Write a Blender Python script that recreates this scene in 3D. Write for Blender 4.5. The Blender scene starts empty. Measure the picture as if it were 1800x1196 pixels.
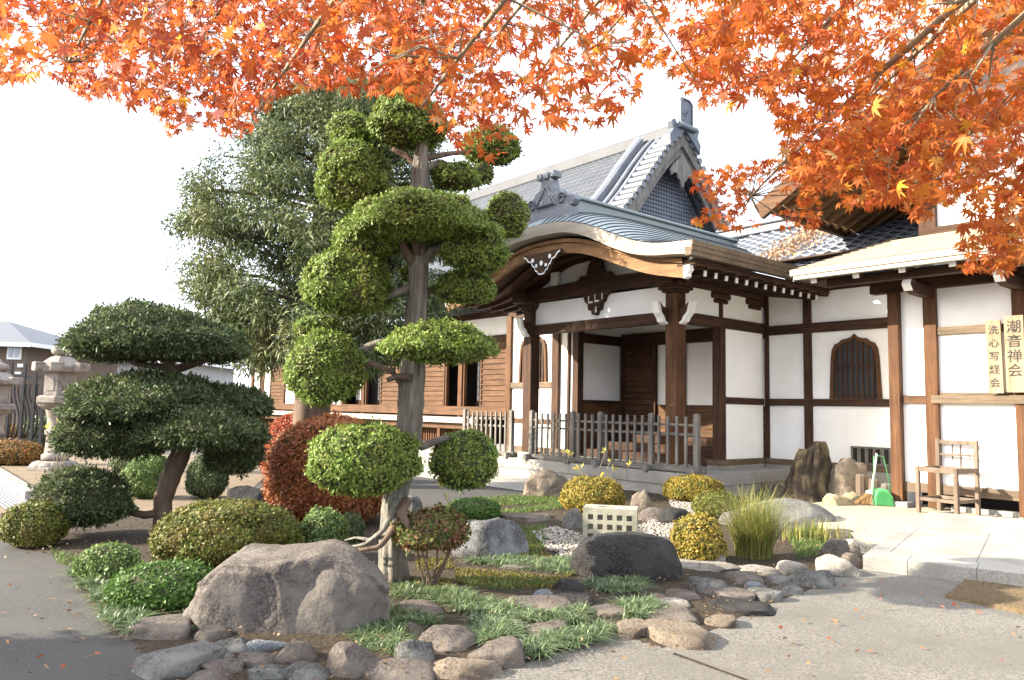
import bpy, math, random
import numpy as np
from mathutils import Vector, Matrix, noise as mnoise
S = bpy.context.scene
COL = S.collection
rnd = random.Random(7)
R = math.radians

# ---------------- camera, sky, sun, exposure ----------------
CAMH = 1.25
FPX = 1340.0
PITCH = math.atan(121.5 / FPX)
ROLL = 0.0205
_fw = np.array([0, math.cos(PITCH), math.sin(PITCH)])
_up = np.array([0, -math.sin(PITCH), math.cos(PITCH)])
_rt = np.array([1.0, 0, 0])
CR = math.cos(ROLL) * _rt + math.sin(ROLL) * _up
CU = -math.sin(ROLL) * _rt + math.cos(ROLL) * _up
cd = bpy.data.cameras.new("camera")
cam = bpy.data.objects.new("camera", cd)
COL.objects.link(cam)
cd.sensor_width = 36
cd.lens = FPX / 1800 * 36
cd.clip_start = 0.05
cd.clip_end = 2000
m = Matrix.Identity(4)
for i in range(3):
    m[i][0], m[i][1], m[i][2] = CR[i], CU[i], -_fw[i]
m[2][3] = CAMH
cam.matrix_world = m
S.camera = cam

SUN_AZ, SUN_EL = 85.0, 25.0          # the way the light travels (from +Y clockwise) and its height
w = bpy.data.worlds.new("World")
S.world = w
w.use_nodes = True
nt = w.node_tree
sky = nt.nodes.new("ShaderNodeTexSky")
sky.sky_type = 'NISHITA'
sky.sun_disc = False
sky.sun_elevation = R(SUN_EL)
sky.sun_rotation = R(SUN_AZ + 180)
sky.air_density = 0.85
sky.dust_density = 5.0
sky.ozone_density = 1.0
bg = nt.nodes["Background"]
bg.inputs[1].default_value = 0.15
# thin bright cloud over the sky
_tc = nt.nodes.new("ShaderNodeTexCoord"); _mp = nt.nodes.new("ShaderNodeMapping"); _mp.inputs['Scale'].default_value = (1.0, 1.0, 2.6)
_cn = nt.nodes.new("ShaderNodeTexNoise"); _cn.inputs['Scale'].default_value = 2.1; _cn.inputs['Detail'].default_value = 7; _cn.inputs['Roughness'].default_value = .6
_cr = nt.nodes.new("ShaderNodeValToRGB"); _cr.color_ramp.elements[0].position = .30; _cr.color_ramp.elements[0].color = (.50,.50,.50,1); _cr.color_ramp.elements[1].position = .66; _cr.color_ramp.elements[1].color = (.9,.9,.9,1)
_mx = nt.nodes.new("ShaderNodeMix"); _mx.data_type = 'RGBA'; _mx.inputs[7].default_value = (4.6, 4.95, 5.5, 1)
nt.links.new(_tc.outputs['Generated'], _mp.inputs[0]); nt.links.new(_mp.outputs[0], _cn.inputs['Vector']); nt.links.new(_cn.outputs[0], _cr.inputs[0])
nt.links.new(_cr.outputs[0], _mx.inputs[0]); nt.links.new(sky.outputs[0], _mx.inputs[6]); nt.links.new(_mx.outputs[2], bg.inputs[0])
sd = bpy.data.lights.new("sun", 'SUN')
sd.energy = 4.3
sd.angle = R(0.5)
sd.color = (1.0, 0.90, 0.73)
so = bpy.data.objects.new("sun", sd)
COL.objects.link(so)
_d = Vector((math.sin(R(SUN_AZ)) * math.cos(R(SUN_EL)), math.cos(R(SUN_AZ)) * math.cos(R(SUN_EL)), -math.sin(R(SUN_EL))))
so.rotation_euler = _d.to_track_quat('-Z', 'Y').to_euler()
so.location = (-20, 0, 12)
S.view_settings.view_transform = 'Standard'
S.view_settings.look = 'None'
S.view_settings.exposure = 2.08
S.view_settings.gamma = 1.0
S.cycles.use_denoising = True
S.cycles.max_bounces = 8
S.cycles.transparent_max_bounces = 4

# ---------------- where things stand: helpers ----------------
def ray(px, py):
    d = (px - 900) * CR - (py - 598) * CU + FPX * _fw
    return d / np.linalg.norm(d)
def G(px, py, z=0.0):                 # a spot on level ground z
    d = ray(px, py)
    return np.array([0, 0, CAMH]) + d * ((z - CAMH) / d[2])
def AT(px, py, Y):                    # a spot at forward distance Y
    d = ray(px, py)
    return np.array([0, 0, CAMH]) + d * (Y / d[1])
BA = R(139.8)
BU = np.array([math.sin(BA), math.cos(BA), 0])      # along the facades
BV = np.array([-BU[1], BU[0], 0])                    # into the buildings
BROT = math.atan2(BU[1], BU[0])
def B(p):                             # building axes to world
    p = np.asarray(p, float).reshape(-1, 3)
    return p[:, :1] * BU + p[:, 1:2] * BV + p[:, 2:] * np.array([0, 0, 1.0])

# ---------------- objects ----------------
ROOTM = {}
def tag(o, label=None, cat=None, group=None, kind=None):
    if label: o["label"] = label
    if cat: o["category"] = cat
    if group: o["group"] = group
    if kind: o["kind"] = kind
    return o
def thing(name, label, cat, loc, rz=0.0, group=None):
    o = bpy.data.objects.new(name, None)
    o.empty_display_size = 0.2
    COL.objects.link(o)
    o.location = loc
    o.rotation_euler = (0, 0, rz)
    ROOTM[o] = (np.array(loc, float), rz)
    return tag(o, label, cat, group)
def bthing(name, label, cat, uvz, group=None):
    return thing(name, label, cat, tuple(B(uvz)[0]), BROT, group)

def mk(name, V, F, mats, parent=None, smooth=False, bevel=0, fm=None, world_origin=None):
    """V: world coordinates (n,3); F: list of faces or (n,k) array."""
    V = np.asarray(V, float).reshape(-1, 3)
    if parent is not None:
        loc, rz = ROOTM[parent]
    else:
        loc = np.array([(V[:, 0].min() + V[:, 0].max()) / 2, (V[:, 1].min() + V[:, 1].max()) / 2, V[:, 2].min()]) if world_origin is None else np.array(world_origin, float)
        rz = 0.0
    L = V - loc
    c, s = math.cos(-rz), math.sin(-rz)
    L = np.stack([L[:, 0] * c - L[:, 1] * s, L[:, 0] * s + L[:, 1] * c, L[:, 2]], 1)
    me = bpy.data.meshes.new(name)
    if isinstance(F, np.ndarray):
        n, k = F.shape
        me.vertices.add(len(L)); me.loops.add(n * k); me.polygons.add(n)
        me.vertices.foreach_set("co", L.astype(np.float32).ravel())
        me.loops.foreach_set("vertex_index", F.astype(np.int32).ravel())
        me.polygons.foreach_set("loop_start", np.arange(0, n * k, k, dtype=np.int32))
        me.update(calc_edges=True)
    else:
        me.from_pydata(L.tolist(), [], F)
    o = bpy.data.objects.new(name, me)
    COL.objects.link(o)
    if not isinstance(mats, (list, tuple)): mats = [mats]
    for q in mats: me.materials.append(q)
    if fm is not None: me.polygons.foreach_set("material_index", np.asarray(fm, np.int32))
    if smooth: me.polygons.foreach_set("use_smooth", np.ones(len(me.polygons), bool))
    if parent is not None:
        o.parent = parent
        ROOTM[o] = ROOTM[parent]
    else:
        o.location = loc
        ROOTM[o] = (loc, 0.0)
    if bevel:
        b = o.modifiers.new("bevel", 'BEVEL'); b.width = bevel; b.segments = 2; b.limit_method = 'ANGLE'; b.angle_limit = R(40)
    me.update()
    return o

class MB:
    """collects shapes; fr maps its coordinates to the world"""
    def __init__(s, fr=None):
        s.v = []; s.f = []; s.m = []; s.fr = fr; s.mi = 0
    def add(s, vs, fs):
        n = len(s.v)
        s.v += [tuple(p) for p in vs]
        for f in fs:
            s.f.append([n + i for i in f]); s.m.append(s.mi)
        return s
    def box(s, x0, x1, y0, y1, z0, z1):
        return s.add([(x0,y0,z0),(x1,y0,z0),(x1,y1,z0),(x0,y1,z0),(x0,y0,z1),(x1,y0,z1),(x1,y1,z1),(x0,y1,z1)],
                     [(0,3,2,1),(4,5,6,7),(0,1,5,4),(1,2,6,5),(2,3,7,6),(3,0,4,7)])
    def beam(s, p, q, wd, ht, up=(0,0,1)):
        p = Vector(p); q = Vector(q); d = (q - p).normalized()
        sx = d.cross(Vector(up))
        if sx.length < 1e-4: sx = d.cross(Vector((1,0,0)))
        sx.normalize(); uy = sx.cross(d)
        a = sx * wd / 2; b = uy * ht / 2
        return s.add([p-a-b,p+a-b,p+a+b,p-a+b,q-a-b,q+a-b,q+a+b,q-a+b],
                     [(3,2,1,0),(4,5,6,7),(0,1,5,4),(1,2,6,5),(2,3,7,6),(3,0,4,7)])
    def tube(s, pts, rad, n=8, ridge=0.0, seed=0):
        pts = [Vector(p) for p in pts]; rr = random.Random(seed)
        vs = []; fs = []
        ax = Vector((1, 0, 0.01)); ph = [rr.uniform(0, 6.28) for _ in range(3)]
        for i, p in enumerate(pts):
            d = (pts[min(i+1, len(pts)-1)] - pts[max(i-1, 0)]).normalized()
            ax = (ax - d * ax.dot(d))
            if ax.length < 1e-3: ax = d.orthogonal()
            ax.normalize(); ay = d.cross(ax)
            r = rad[i] if hasattr(rad, '__len__') else rad
            for k in range(n):
                t = 2 * math.pi * k / n
                q = r
                if ridge:
                    q = r * (1 + ridge * (0.5*math.sin(5*t+ph[0]+i*.25) + 0.5*math.sin(9*t+ph[1]-i*.3) + rr.uniform(-.5, .5)))
                vs.append(p + ax * (q * math.cos(t)) + ay * (q * math.sin(t)))
        for i in range(len(pts) - 1):
            for k in range(n):
                a = i*n + k; b = i*n + (k+1) % n
                fs.append((a, b, b+n, a+n))
        fs.append(tuple(range(n))[::-1]); fs.append(tuple(range((len(pts)-1)*n, len(pts)*n)))
        return s.add(vs, fs)
    def lathe(s, prof, n=24, c=(0,0,0), square=None):
        vs = []; fs = []
        for r, z in prof:
            for k in range(n):
                t = 2 * math.pi * (k + .5) / n
                vs.append((c[0] + r*math.cos(t), c[1] + r*math.sin(t), c[2] + z))
        for i in range(len(prof)-1):
            for k in range(n):
                a = i*n+k; b = i*n+(k+1) % n
                fs.append((a, b, b+n, a+n))
        fs.append(tuple(range(n))[::-1]); fs.append(tuple(range((len(prof)-1)*n, len(prof)*n)))
        return s.add(vs, fs)
    def prism(s, poly, f0, f1):
        """poly of (a,b); f0, f1 map (a,b) to the two end faces"""
        n = len(poly)
        vs = [f0(*p) for p in poly] + [f1(*p) for p in poly]
        fs = [tuple(range(n))[::-1], tuple(range(n, 2*n))] + [(i, (i+1) % n, n+(i+1) % n, n+i) for i in range(n)]
        return s.add(vs, fs)
    def strip(s, A, Bq):
        """ribbon of quads between two equal polylines"""
        n = len(A)
        return s.add(list(A) + list(Bq), [(i, i+1, n+i+1, n+i) for i in range(n-1)])
    def grid(s, P):
        r = len(P); c = len(P[0])
        return s.add([q for row in P for q in row], [(i*c+j, i*c+j+1, (i+1)*c+j+1, (i+1)*c+j) for i in range(r-1) for j in range(c-1)])
    def build(s, name, mats, parent=None, smooth=False, bevel=0):
        V = np.array([tuple(p) for p in s.v], float)
        if s.fr: V = s.fr(V)
        return mk(name, V, s.f, mats, parent, smooth, bevel, s.m if isinstance(mats, (list, tuple)) and len(mats) > 1 else None)
def bb(*boxes):                        # boxes in building axes
    q = MB(B)
    for b in boxes: q.box(*b)
    return q

# ---------------- materials ----------------
def newmat(name):
    mt = bpy.data.materials.new(name); mt.use_nodes = True
    t = mt.node_tree
    return mt, t, t.nodes["Principled BSDF"]
def ramp(t, fac, stops):
    r = t.nodes.new("ShaderNodeValToRGB")
    e = r.color_ramp.elements
    while len(e) < len(stops): e.new(0.5)
    for q, (p, c) in zip(e, stops):
        q.position = p; q.color = (*c, 1)
    t.links.new(fac, r.inputs[0])
    return r.outputs[0]
def noise_node(t, scale, detail=5, stretch=(1,1,1), rough=.6, dist=0, world=False):
    tc = t.nodes.new("ShaderNodeTexCoord"); mp = t.nodes.new("ShaderNodeMapping")
    mp.inputs['Scale'].default_value = stretch
    if world:
        ge = t.nodes.new("ShaderNodeNewGeometry"); t.links.new(ge.outputs['Position'], mp.inputs[0])
    else:
        t.links.new(tc.outputs['Object'], mp.inputs[0])
    n = t.nodes.new("ShaderNodeTexNoise")
    n.inputs['Scale'].default_value = scale; n.inputs['Detail'].default_value = detail
    n.inputs['Roughness'].default_value = rough; n.inputs['Distortion'].default_value = dist
    t.links.new(mp.outputs[0], n.inputs['Vector'])
    return n.outputs[0]
def mixc(t, a, b, fac, mode='MIX'):
    x = t.nodes.new("ShaderNodeMix"); x.data_type = 'RGBA'; x.blend_type = mode
    for sock, v in ((x.inputs[0], fac), (x.inputs[6], a), (x.inputs[7], b)):
        if hasattr(v, 'is_linked'): t.links.new(v, sock)
        elif isinstance(v, (int, float)): sock.default_value = v
        else: sock.default_value = (*v, 1)
    return x.outputs[2]
def bump(t, bs, h, strength=.4, dist=.01):
    b = t.nodes.new("ShaderNodeBump"); b.inputs['Strength'].default_value = strength; b.inputs['Distance'].default_value = dist
    t.links.new(h, b.inputs['Height'])
    t.links.new(b.outputs[0], bs.inputs['Normal'])
def surf(name, c1, c2, scale=6, rough=.8, bmp=.3, bdist=.01, stretch=(1,1,1), blotch=None, bscale=1.2, fine=None, detail=6, spec=.3, world=False):
    mt, t, bs = newmat(name)
    n = noise_node(t, scale, detail, stretch, world=world)
    c = ramp(t, n, [(.28, c1), (.72, c2)])
    if fine:
        n3 = noise_node(t, fine[0], 3, (1,1,1), world=world)
        c = mixc(t, c, ramp(t, n3, [(.4, fine[1]), (.62, fine[2])]), fine[3] if len(fine) > 3 else .5)
    if blotch:
        n2 = noise_node(t, bscale, 4, (1,1,1), world=world)
        f = ramp(t, n2, [(.45, (0,0,0)), (.66, (1,1,1))])
        c = mixc(t, c, blotch, f)
    t.links.new(c, bs.inputs['Base Color'])
    bs.inputs['Roughness'].default_value = rough
    bs.inputs['Specular IOR Level'].default_value = spec
    if bmp:
        nb = noise_node(t, scale * 2.2, 8, stretch, .65, world=world)
        bump(t, bs, nb, bmp, bdist)
    return mt
def wood(name, c1, c2, axis, rough=.75, grain=22, bmp=.35):
    st = [1, 1, 1]; st[axis] = 0.06
    dark = tuple(x * .55 for x in c1)
    mt, t, bs = newmat(name)
    n = noise_node(t, grain, 6, st, .7, .3)
    c = ramp(t, n, [(.25, dark), (.45, c1), (.75, c2)])
    n2 = noise_node(t, 2.2, 4)
    c = mixc(t, c, ramp(t, n2, [(.3, (.55,.55,.55)), (.7, (1.15,1.1,1.05))]), .8, 'MULTIPLY')
    t.links.new(c, bs.inputs['Base Color'])
    bs.inputs['Roughness'].default_value = rough
    bs.inputs['Specular IOR Level'].default_value = .25
    bump(t, bs, n, bmp, .006)
    return mt
def plain(name, c, rough=.6, metal=0, spec=.4):
    mt, t, bs = newmat(name)
    n = noise_node(t, 9, 4)
    t.links.new(ramp(t, n, [(.3, tuple(x*.82 for x in c)), (.7, tuple(min(1, x*1.1) for x in c))]), bs.inputs['Base Color'])
    bs.inputs['Roughness'].default_value = rough; bs.inputs['Metallic'].default_value = metal
    bs.inputs['Specular IOR Level'].default_value = spec
    return mt
def foliage(name, cols, blotch=None, trans=.25, rough=.55, bscale=3.0, bfac=.7, spec=.3):
    """leaf colours differ leaf by leaf; clumps differ by a noise over the plant"""
    mt, t, bs = newmat(name)
    ge = t.nodes.new("ShaderNodeNewGeometry")
    k = len(cols)
    c = ramp(t, ge.outputs['Random Per Island'], [(i / max(1, k-1), q) for i, q in enumerate(cols)])
    if blotch:
        n = noise_node(t, bscale, 4)
        c = mixc(t, c, blotch, ramp(t, n, [(.5, (0,0,0)), (.68, (bfac,)*3)]))
    t.links.new(c, bs.inputs['Base Color'])
    bs.inputs['Roughness'].default_value = rough
    bs.inputs['Specular IOR Level'].default_value = spec
    if trans:
        tr = t.nodes.new("ShaderNodeBsdfTranslucent"); t.links.new(c, tr.inputs[0])
        mx = t.nodes.new("ShaderNodeMixShader"); mx.inputs[0].default_value = trans
        t.links.new(bs.outputs[0], mx.inputs[1]); t.links.new(tr.outputs[0], mx.inputs[2])
        t.links.new(mx.outputs[0], t.nodes["Material Output"].inputs[0])
    return mt
DW1, DW2 = (.044,.021,.0115), (.105,.054,.03)
M = {}
M['wv'] = wood('dark_wood_upright', DW1, DW2, 2)
M['wu'] = wood('dark_wood_lengthwise', DW1, DW2, 0)
M['ww'] = wood('dark_wood_crosswise', DW1, DW2, 1)
M['wl'] = wood('sunlit_wood', (.085,.042,.02), (.165,.088,.044), 0)  # lighter copy of the dark wood, with sunlight put into its colour
M['wlv'] = wood('sunlit_wood_upright', (.08,.036,.0155), (.16,.076,.034), 2)  # upright grain, same sunlight in the colour
M['wg'] = wood('weathered_grey_wood', (.135,.126,.115), (.275,.258,.235), 2)
M['wgu'] = wood('weathered_grey_rail', (.125,.116,.105), (.25,.233,.21), 0)
M['wgb'] = wood('grey_brown_board', (.11,.08,.055), (.20,.15,.10), 0)
M['pale'] = wood('pale_board', (.27,.205,.135), (.37,.29,.20), 2)
M['gold'] = wood('lit_eave_wood', (.20,.11,.05), (.34,.20,.095), 0)  # direct and bounced sunlight put into this lighter wood colour
M['chair'] = wood('chair_wood', (.14,.105,.08), (.24,.19,.145), 2)
M['plaster'] = surf('white_plaster', (.83,.825,.81), (.88,.878,.87), 1.5, .85, .12, .004, blotch=(.785,.765,.72), bscale=1.0)
M['white'] = surf('white_paint', (.70,.70,.68), (.80,.80,.78), 8, .6, .1)
M['tile'] = surf('grey_roof_tile', (.060,.070,.092), (.118,.132,.162), 2.0, .45, .15, .004, fine=(30, (.04,.046,.06), (.10,.11,.13), .35), spec=.35)
M['tileh'] = surf('hall_roof_tile', (.030,.034,.042), (.062,.068,.08), 2.0, .55, .12, .004, fine=(30, (.028,.032,.04), (.07,.076,.09), .35), spec=.25)
M['tilel'] = surf('sunlit_ridge_tile', (.085,.095,.115), (.155,.167,.19), 3.0, .5, .15, .004, spec=.6)  # paler than the roof tile: sunlight put into the colour
M['copper'] = surf('grey_green_sheet_roof', (.15,.185,.185), (.235,.275,.268), 1.6, .5, .1, .004, stretch=(1,.25,1), blotch=(.19,.22,.24), spec=.5)
M['fascia'] = surf('pale_layered_fascia', (.25,.215,.17), (.36,.32,.265), 3, .7, .2, .006, stretch=(.1,.1,8))
M['shingle'] = surf('pale_shingle_roof', (.19,.155,.105), (.28,.235,.165), 5, .75, .3, .006, stretch=(.2,1,1))
M['stone'] = surf('cut_granite', (.22,.212,.19), (.32,.308,.28), 3, .8, .25, .004, fine=(70, (.14,.135,.12), (.42,.405,.37), .4), blotch=(.20,.195,.175), bscale=2)
M['lantern'] = surf('lantern_granite', (.21,.175,.15), (.30,.258,.228), 6, .85, .4, .006, blotch=(.15,.128,.108), bscale=5, fine=(60, (.15,.13,.115), (.36,.32,.29), .4))
M['dark'] = plain('unlit_depth', (.02,.017,.015), .9)  # near black, stands in for shade in rooms, gaps and vents
M['pane'] = plain('window_backing', (.045,.052,.06), .6, 0, .2)
M['shoji'] = plain('shoji_paper', (.55,.55,.53), .9)
M['green'] = plain('green_plastic', (.075,.33,.11), .45)
M['bwhite'] = plain('white_handle', (.7,.7,.68), .4)
M['bristle'] = surf('broom_bristle', (.22,.12,.05), (.38,.23,.11), 40, .9, .4)
M['ink'] = plain('black_ink', (.02,.018,.015), .7)
M['steel'] = plain('dull_steel', (.45,.46,.47), .35, .8)
M['iron'] = plain('black_iron', (.02,.02,.022), .5)
M['soil'] = surf('garden_soil', (.018,.013,.009), (.048,.034,.022), 7, .95, .8, .03, fine=(60, (.016,.012,.008), (.085,.062,.036), .5), world=True)
M['bark'] = surf('furrowed_bark', (.08,.072,.058), (.36,.34,.29), 30, .9, 1.0, .03, stretch=(1,1,.06), blotch=(.15,.125,.10), bscale=2.5)
M['barkd'] = surf('dark_bark', (.07,.048,.035), (.18,.125,.09), 14, .9, .8, .015, stretch=(1,1,.25))
M['twig'] = surf('maple_twig', (.16,.12,.08), (.30,.25,.17), 20, .8, .3, stretch=(1,1,.3))
# ---------------- ground ----------------
def sheet(name, pts, mt, z=0.0, kind='structure', thick=0):
    V = [(p[0], p[1], z) for p in pts]; n = len(V)
    F = [tuple(range(n))]
    if thick:
        V += [(p[0], p[1], z - thick) for p in pts]
        F += [(i, n+i, n+(i+1) % n, (i+1) % n) for i in range(n)]
    return tag(mk(name, V, F, mt), kind=kind)
M['asph'] = surf('old_asphalt', (.034,.0325,.030), (.058,.055,.051), 2.2, .9, .7, .008, fine=(85, (.015,.015,.015), (.10,.096,.088), .55), blotch=(.062,.058,.053), bscale=.9, world=True)
M['aggr'] = surf('exposed_aggregate', (.098,.092,.08), (.148,.139,.121), 2.0, .88, .7, .008, fine=(85, (.055,.051,.044), (.27,.255,.222), .5), blotch=(.112,.105,.09), bscale=1.1, world=True)
M['conc'] = surf('pale_concrete', (.18,.17,.15), (.26,.247,.222), 2.5, .9, .3, .004, fine=(120, (.25,.24,.22), (.5,.48,.45), .35), world=True)
M['sand'] = surf('trodden_sand', (.24,.212,.165), (.32,.288,.232), 3, .95, .5, .008, fine=(110, (.25,.2,.13), (.55,.48,.36), .45), world=True)
sheet('pavement', [(-300,-60),(300,-60),(300,600),(-300,600)], M['asph'], 0)
sheet('forecourt', [(-.9,-6),(14,-6),(14,7.5),(-.3,7.5)], M['aggr'], .004)
sheet('expansion_joint', [G(1182,1152)[:2], G(1186,1150)[:2], G(1420,1236)[:2], G(1412,1236)[:2]], M['soil'], .008)
P = lambda *a: [G(x, y, .004)[:2] for x, y in a]
sheet('path', [tuple(B((u, v, 0))[0][:2]) for u, v in ((-24,7.2),(-6.3,7.9),(-6.3,9.6),(-24,12.4))], M['conc'], .008)
sheet('sand_yard', [tuple(B((u, v, 0))[0][:2]) for u, v in ((-5.2,9.35),(-4.75,8.3),(-3.6,7.5),(2,7.2),(2,12),(-5.2,12))], M['sand'], .10, thick=.14)
M['earth'] = surf('bare_earth', (.10,.07,.045), (.18,.13,.085), 3, .95, .5, .01, fine=(60,(.06,.045,.03),(.26,.2,.13),.5), world=True)
sheet('back_yard', P((-300,800),(430,800),(470,835),(400,900),(-300,930)), M['earth'], .006)

# ---------------- stone paving in front of the right building ----------------
def paving():
    a = G(1516,976,.12); b = G(1800,1009,.12); cdir = G(1647,922,.12) - a
    ex = (b - a); ex[2] = 0; ex /= np.linalg.norm(ex)
    ey = np.array([-ex[1], ex[0], 0])
    q = MB()
    def slab(x0, x1, y0, y1, z1):
        g = .0015
        c = [a + ex*x + ey*y for x, y in ((x0+g,y0+g),(x1-g,y0+g),(x1-g,y1-g),(x0+g,y1-g))]
        q.add([(p[0],p[1],-.05) for p in c] + [(p[0],p[1],z1 + rnd.uniform(-.001,.001)) for p in c], [(3,2,1,0),(4,5,6,7),(0,1,5,4),(1,2,6,5),(2,3,7,6),(3,0,4,7)])
    xs = [0,.33,.80,1.27,1.74,2.21,2.7,3.2]; x = 0
    for i in range(7):
        slab(xs[i], xs[i+1], 0, .30, .12)
    ys = [.30,.95,1.6,2.2]
    for j in range(3):
        slab(0, .16, ys[j], ys[j+1], .12)
        xx = .16
        while xx < 3.2:
            slab(xx, xx+.62, ys[j], ys[j+1], .12); xx += .62
    slab(.16, 3.4, 2.2, 2.95, .2)
    return tag(q.build('stone_paving', M['stone'], bevel=.004), kind='structure')
paving()

# ---------------- tiled roofs ----------------
def resample(prof, n):
    pr = np.array(prof, float); d = np.r_[0, np.cumsum(np.hypot(*np.diff(pr, axis=0).T))]
    t = np.linspace(0, d[-1], n)
    return np.stack([np.interp(t, d, pr[:, 0]), np.interp(t, d, pr[:, 1])], 1), d[-1]
def smoothp(prof, n=40):
    pr, _ = resample(prof, n)
    for _i in range(6): pr[1:-1] = (pr[:-2] + 2*pr[1:-1] + pr[2:]) / 4
    return pr
def tiles(q, a0, a1, prof, axis, pitch=.27, course=.25, amp=.03, lap=.028):
    """prof: (offset, z) from eave to ridge; axis 0: eave along u, 1: eave along v"""
    pr = smoothp(prof); L = np.cumsum(np.r_[0, np.hypot(*np.diff(pr, axis=0).T)])
    nc = max(1, int(L[-1] / course)); na = max(6, int(abs(a1-a0) / pitch * 6))
    A = np.linspace(a0, a1, na + 1)
    ph = (A / pitch) % 1
    prof_a = np.where(ph < .3, np.sin(ph/.3*np.pi), -.35*np.sin((ph-.3)/.7*np.pi)) * amp
    V = []
    for k in range(nc):
        for s_, up in ((k*L[-1]/nc, lap), ((k+1)*L[-1]/nc - .001, .0)):
            w_ = np.interp(s_, L, pr[:, 0]); z_ = np.interp(s_, L, pr[:, 1])
            for a, h in zip(A, prof_a):
                V.append((a, w_, z_ + h + up) if axis == 0 else (w_, a, z_ + h + up))
    r = 2 * nc; c = na + 1
    ii, jj = np.meshgrid(np.arange(r-1), np.arange(c-1), indexing='ij')
    a = (ii*c + jj).ravel()
    F = np.stack([a, a+1, a+c+1, a+c], 1).tolist()
    q.add(V, F)

# ---------------- entrance porch ----------------
PU, PF = -9.08, 9.62          # middle and front pillar line
PL, PR = -10.80, -7.42
porch = bthing('entrance_porch', 'wooden temple entrance porch with curved undulating gable roof and white plaster walls', 'porch', (-9.05, 9.62, 0))
def bp(name, boxes, mt, parent=porch, bevel=.004):
    return bb(*boxes).build(name, mt, parent, bevel=bevel)
# stone platform, two courses
pl = MB(B)
x = -17.0
for w_ in (1.6,1.5,1.4,1.6,1.5,1.3,1.4):
    x1 = min(x + w_, -6.72); pl.box(x+.003, x1-.003, 9.28, 12.6, .17, .35); x = x1
x = -17.0
for w_ in (1.0,1.5,1.5,1.5,1.5,1.5,1.76):
    x1 = min(x + w_, -6.74); pl.box(x+.003, x1-.003, 9.30, 12.6, -.05, .166); x = x1
pl.build('stone_platform', M['stone'], porch, bevel=.006)
# pillars with stone bases, blocks on top
def pillar(u, v, w=.23, z0=.46, z1=3.12):
    b_ = MB(B); b_.box(u-w/2, u+w/2, v-w/2, v+w/2, z0, z1)
    o = b_.build('pillar', M['wlv'] if u > -8 else M['wv'], porch, bevel=.018)  # the right pillar gets the tone with sunlight in it
    s_ = MB(B); s_.box(u-w/2-.05, u+w/2+.05, v-w/2-.05, v+w/2+.05, .34, z0)
    s_.build('base_stone', M['stone'], o, bevel=.01)
    d_ = MB(B)
    for h, z, zz in ((.16, z1, z1+.04), (.20, z1+.04, z1+.09), (.22, z1+.09, z1+.17)):
        d_.box(u-h, u+h, v-h, v+h, z+.001, zz)
    d_.build('bearing_block', M['ww'], o, bevel=.02)
    return o
pR = pillar(PR, PF); pLf = pillar(PL, PF)
# scroll nosings with white ends
def nosing(u, v, z, du, dv, parent):
    poly = [(0,.12),(.10,.13),(.17,.19),(.25,.20),(.22,.12),(.20,.03),(.13,-.04),(.10,-.10),(.02,-.14),(0,-.14)]
    q = MB(B); h = .055
    def f(sg, sc=1.0, off=0):
        return lambda a, b: (u + du*a + dv*h*sg, v + dv*a + du*h*sg, z + b)
    q.prism(poly, f(-1), f(1)); q.build('nosing', M['wu'], parent)
    e = poly[2:9]
    q = MB(B); h2 = .062
    A = [(u + du*(a+.006) + dv*h2, v + dv*(a+.006) + du*h2, z+b-.003) for a, b in e]
    C = [(u + du*(a+.006) - dv*h2, v + dv*(a+.006) - du*h2, z+b-.003) for a, b in e]
    q.strip(A, C)
    for sg in (1, -1):                    # the white edge turns onto the side faces
        A2 = [(u + du*(a+.006) + dv*h2*sg, v + dv*(a+.006) + du*h2*sg, z+b-.003) for a, b in e]
        C2 = [(u + du*(a-.05) + dv*h2*sg, v + dv*(a-.05) + du*h2*sg, z+b+.012) for a, b in e]
        q.strip(A2, C2)
    q.build('painted_edge', M['white'], parent)
nosing(PL-.11, PF, 2.76, -1, 0, pLf); nosing(PR-.11+0, PF-.13, 2.76, 0, -1, pR)
nosing(PR+.11, PF, 2.76, 1, 0, pR); nosing(PL, PF-.11, 2.76, 0, -1, pLf)
# beams
bp('tie_beam', [(PL+.116, PR-.116, PF-.07, PF+.07, 2.655, 2.835)], M['wu'])
rb = MB(B)                              # rainbow beam, slightly arched
us = np.linspace(PL-.28, PR+.28, 17); zc = lambda u: 3.36 + .06*(1-((u-PU)/1.9)**2)
for sgn in (0,):
    Tq = [[(u, PF-.10, zc(u)-.12) for u in us], [(u, PF-.10, zc(u)+.12) for u in us], [(u, PF+.10, zc(u)+.12) for u in us], [(u, PF+.10, zc(u)-.12) for u in us], [(u, PF-.10, zc(u)-.12) for u in us]]
    rb.grid(Tq)
    rb.add([Tq[0][0],Tq[1][0],Tq[2][0],Tq[3][0]], [(0,1,2,3)]); rb.add([Tq[0][-1],Tq[1][-1],Tq[2][-1],Tq[3][-1]], [(3,2,1,0)])
rb.build('rainbow_beam', M['wu'], porch)
bp('white_panel', [(PL+.118, PR-.118, PF-.012, PF+.03, 2.836, 3.25)], M['plaster'], bevel=0)
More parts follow.
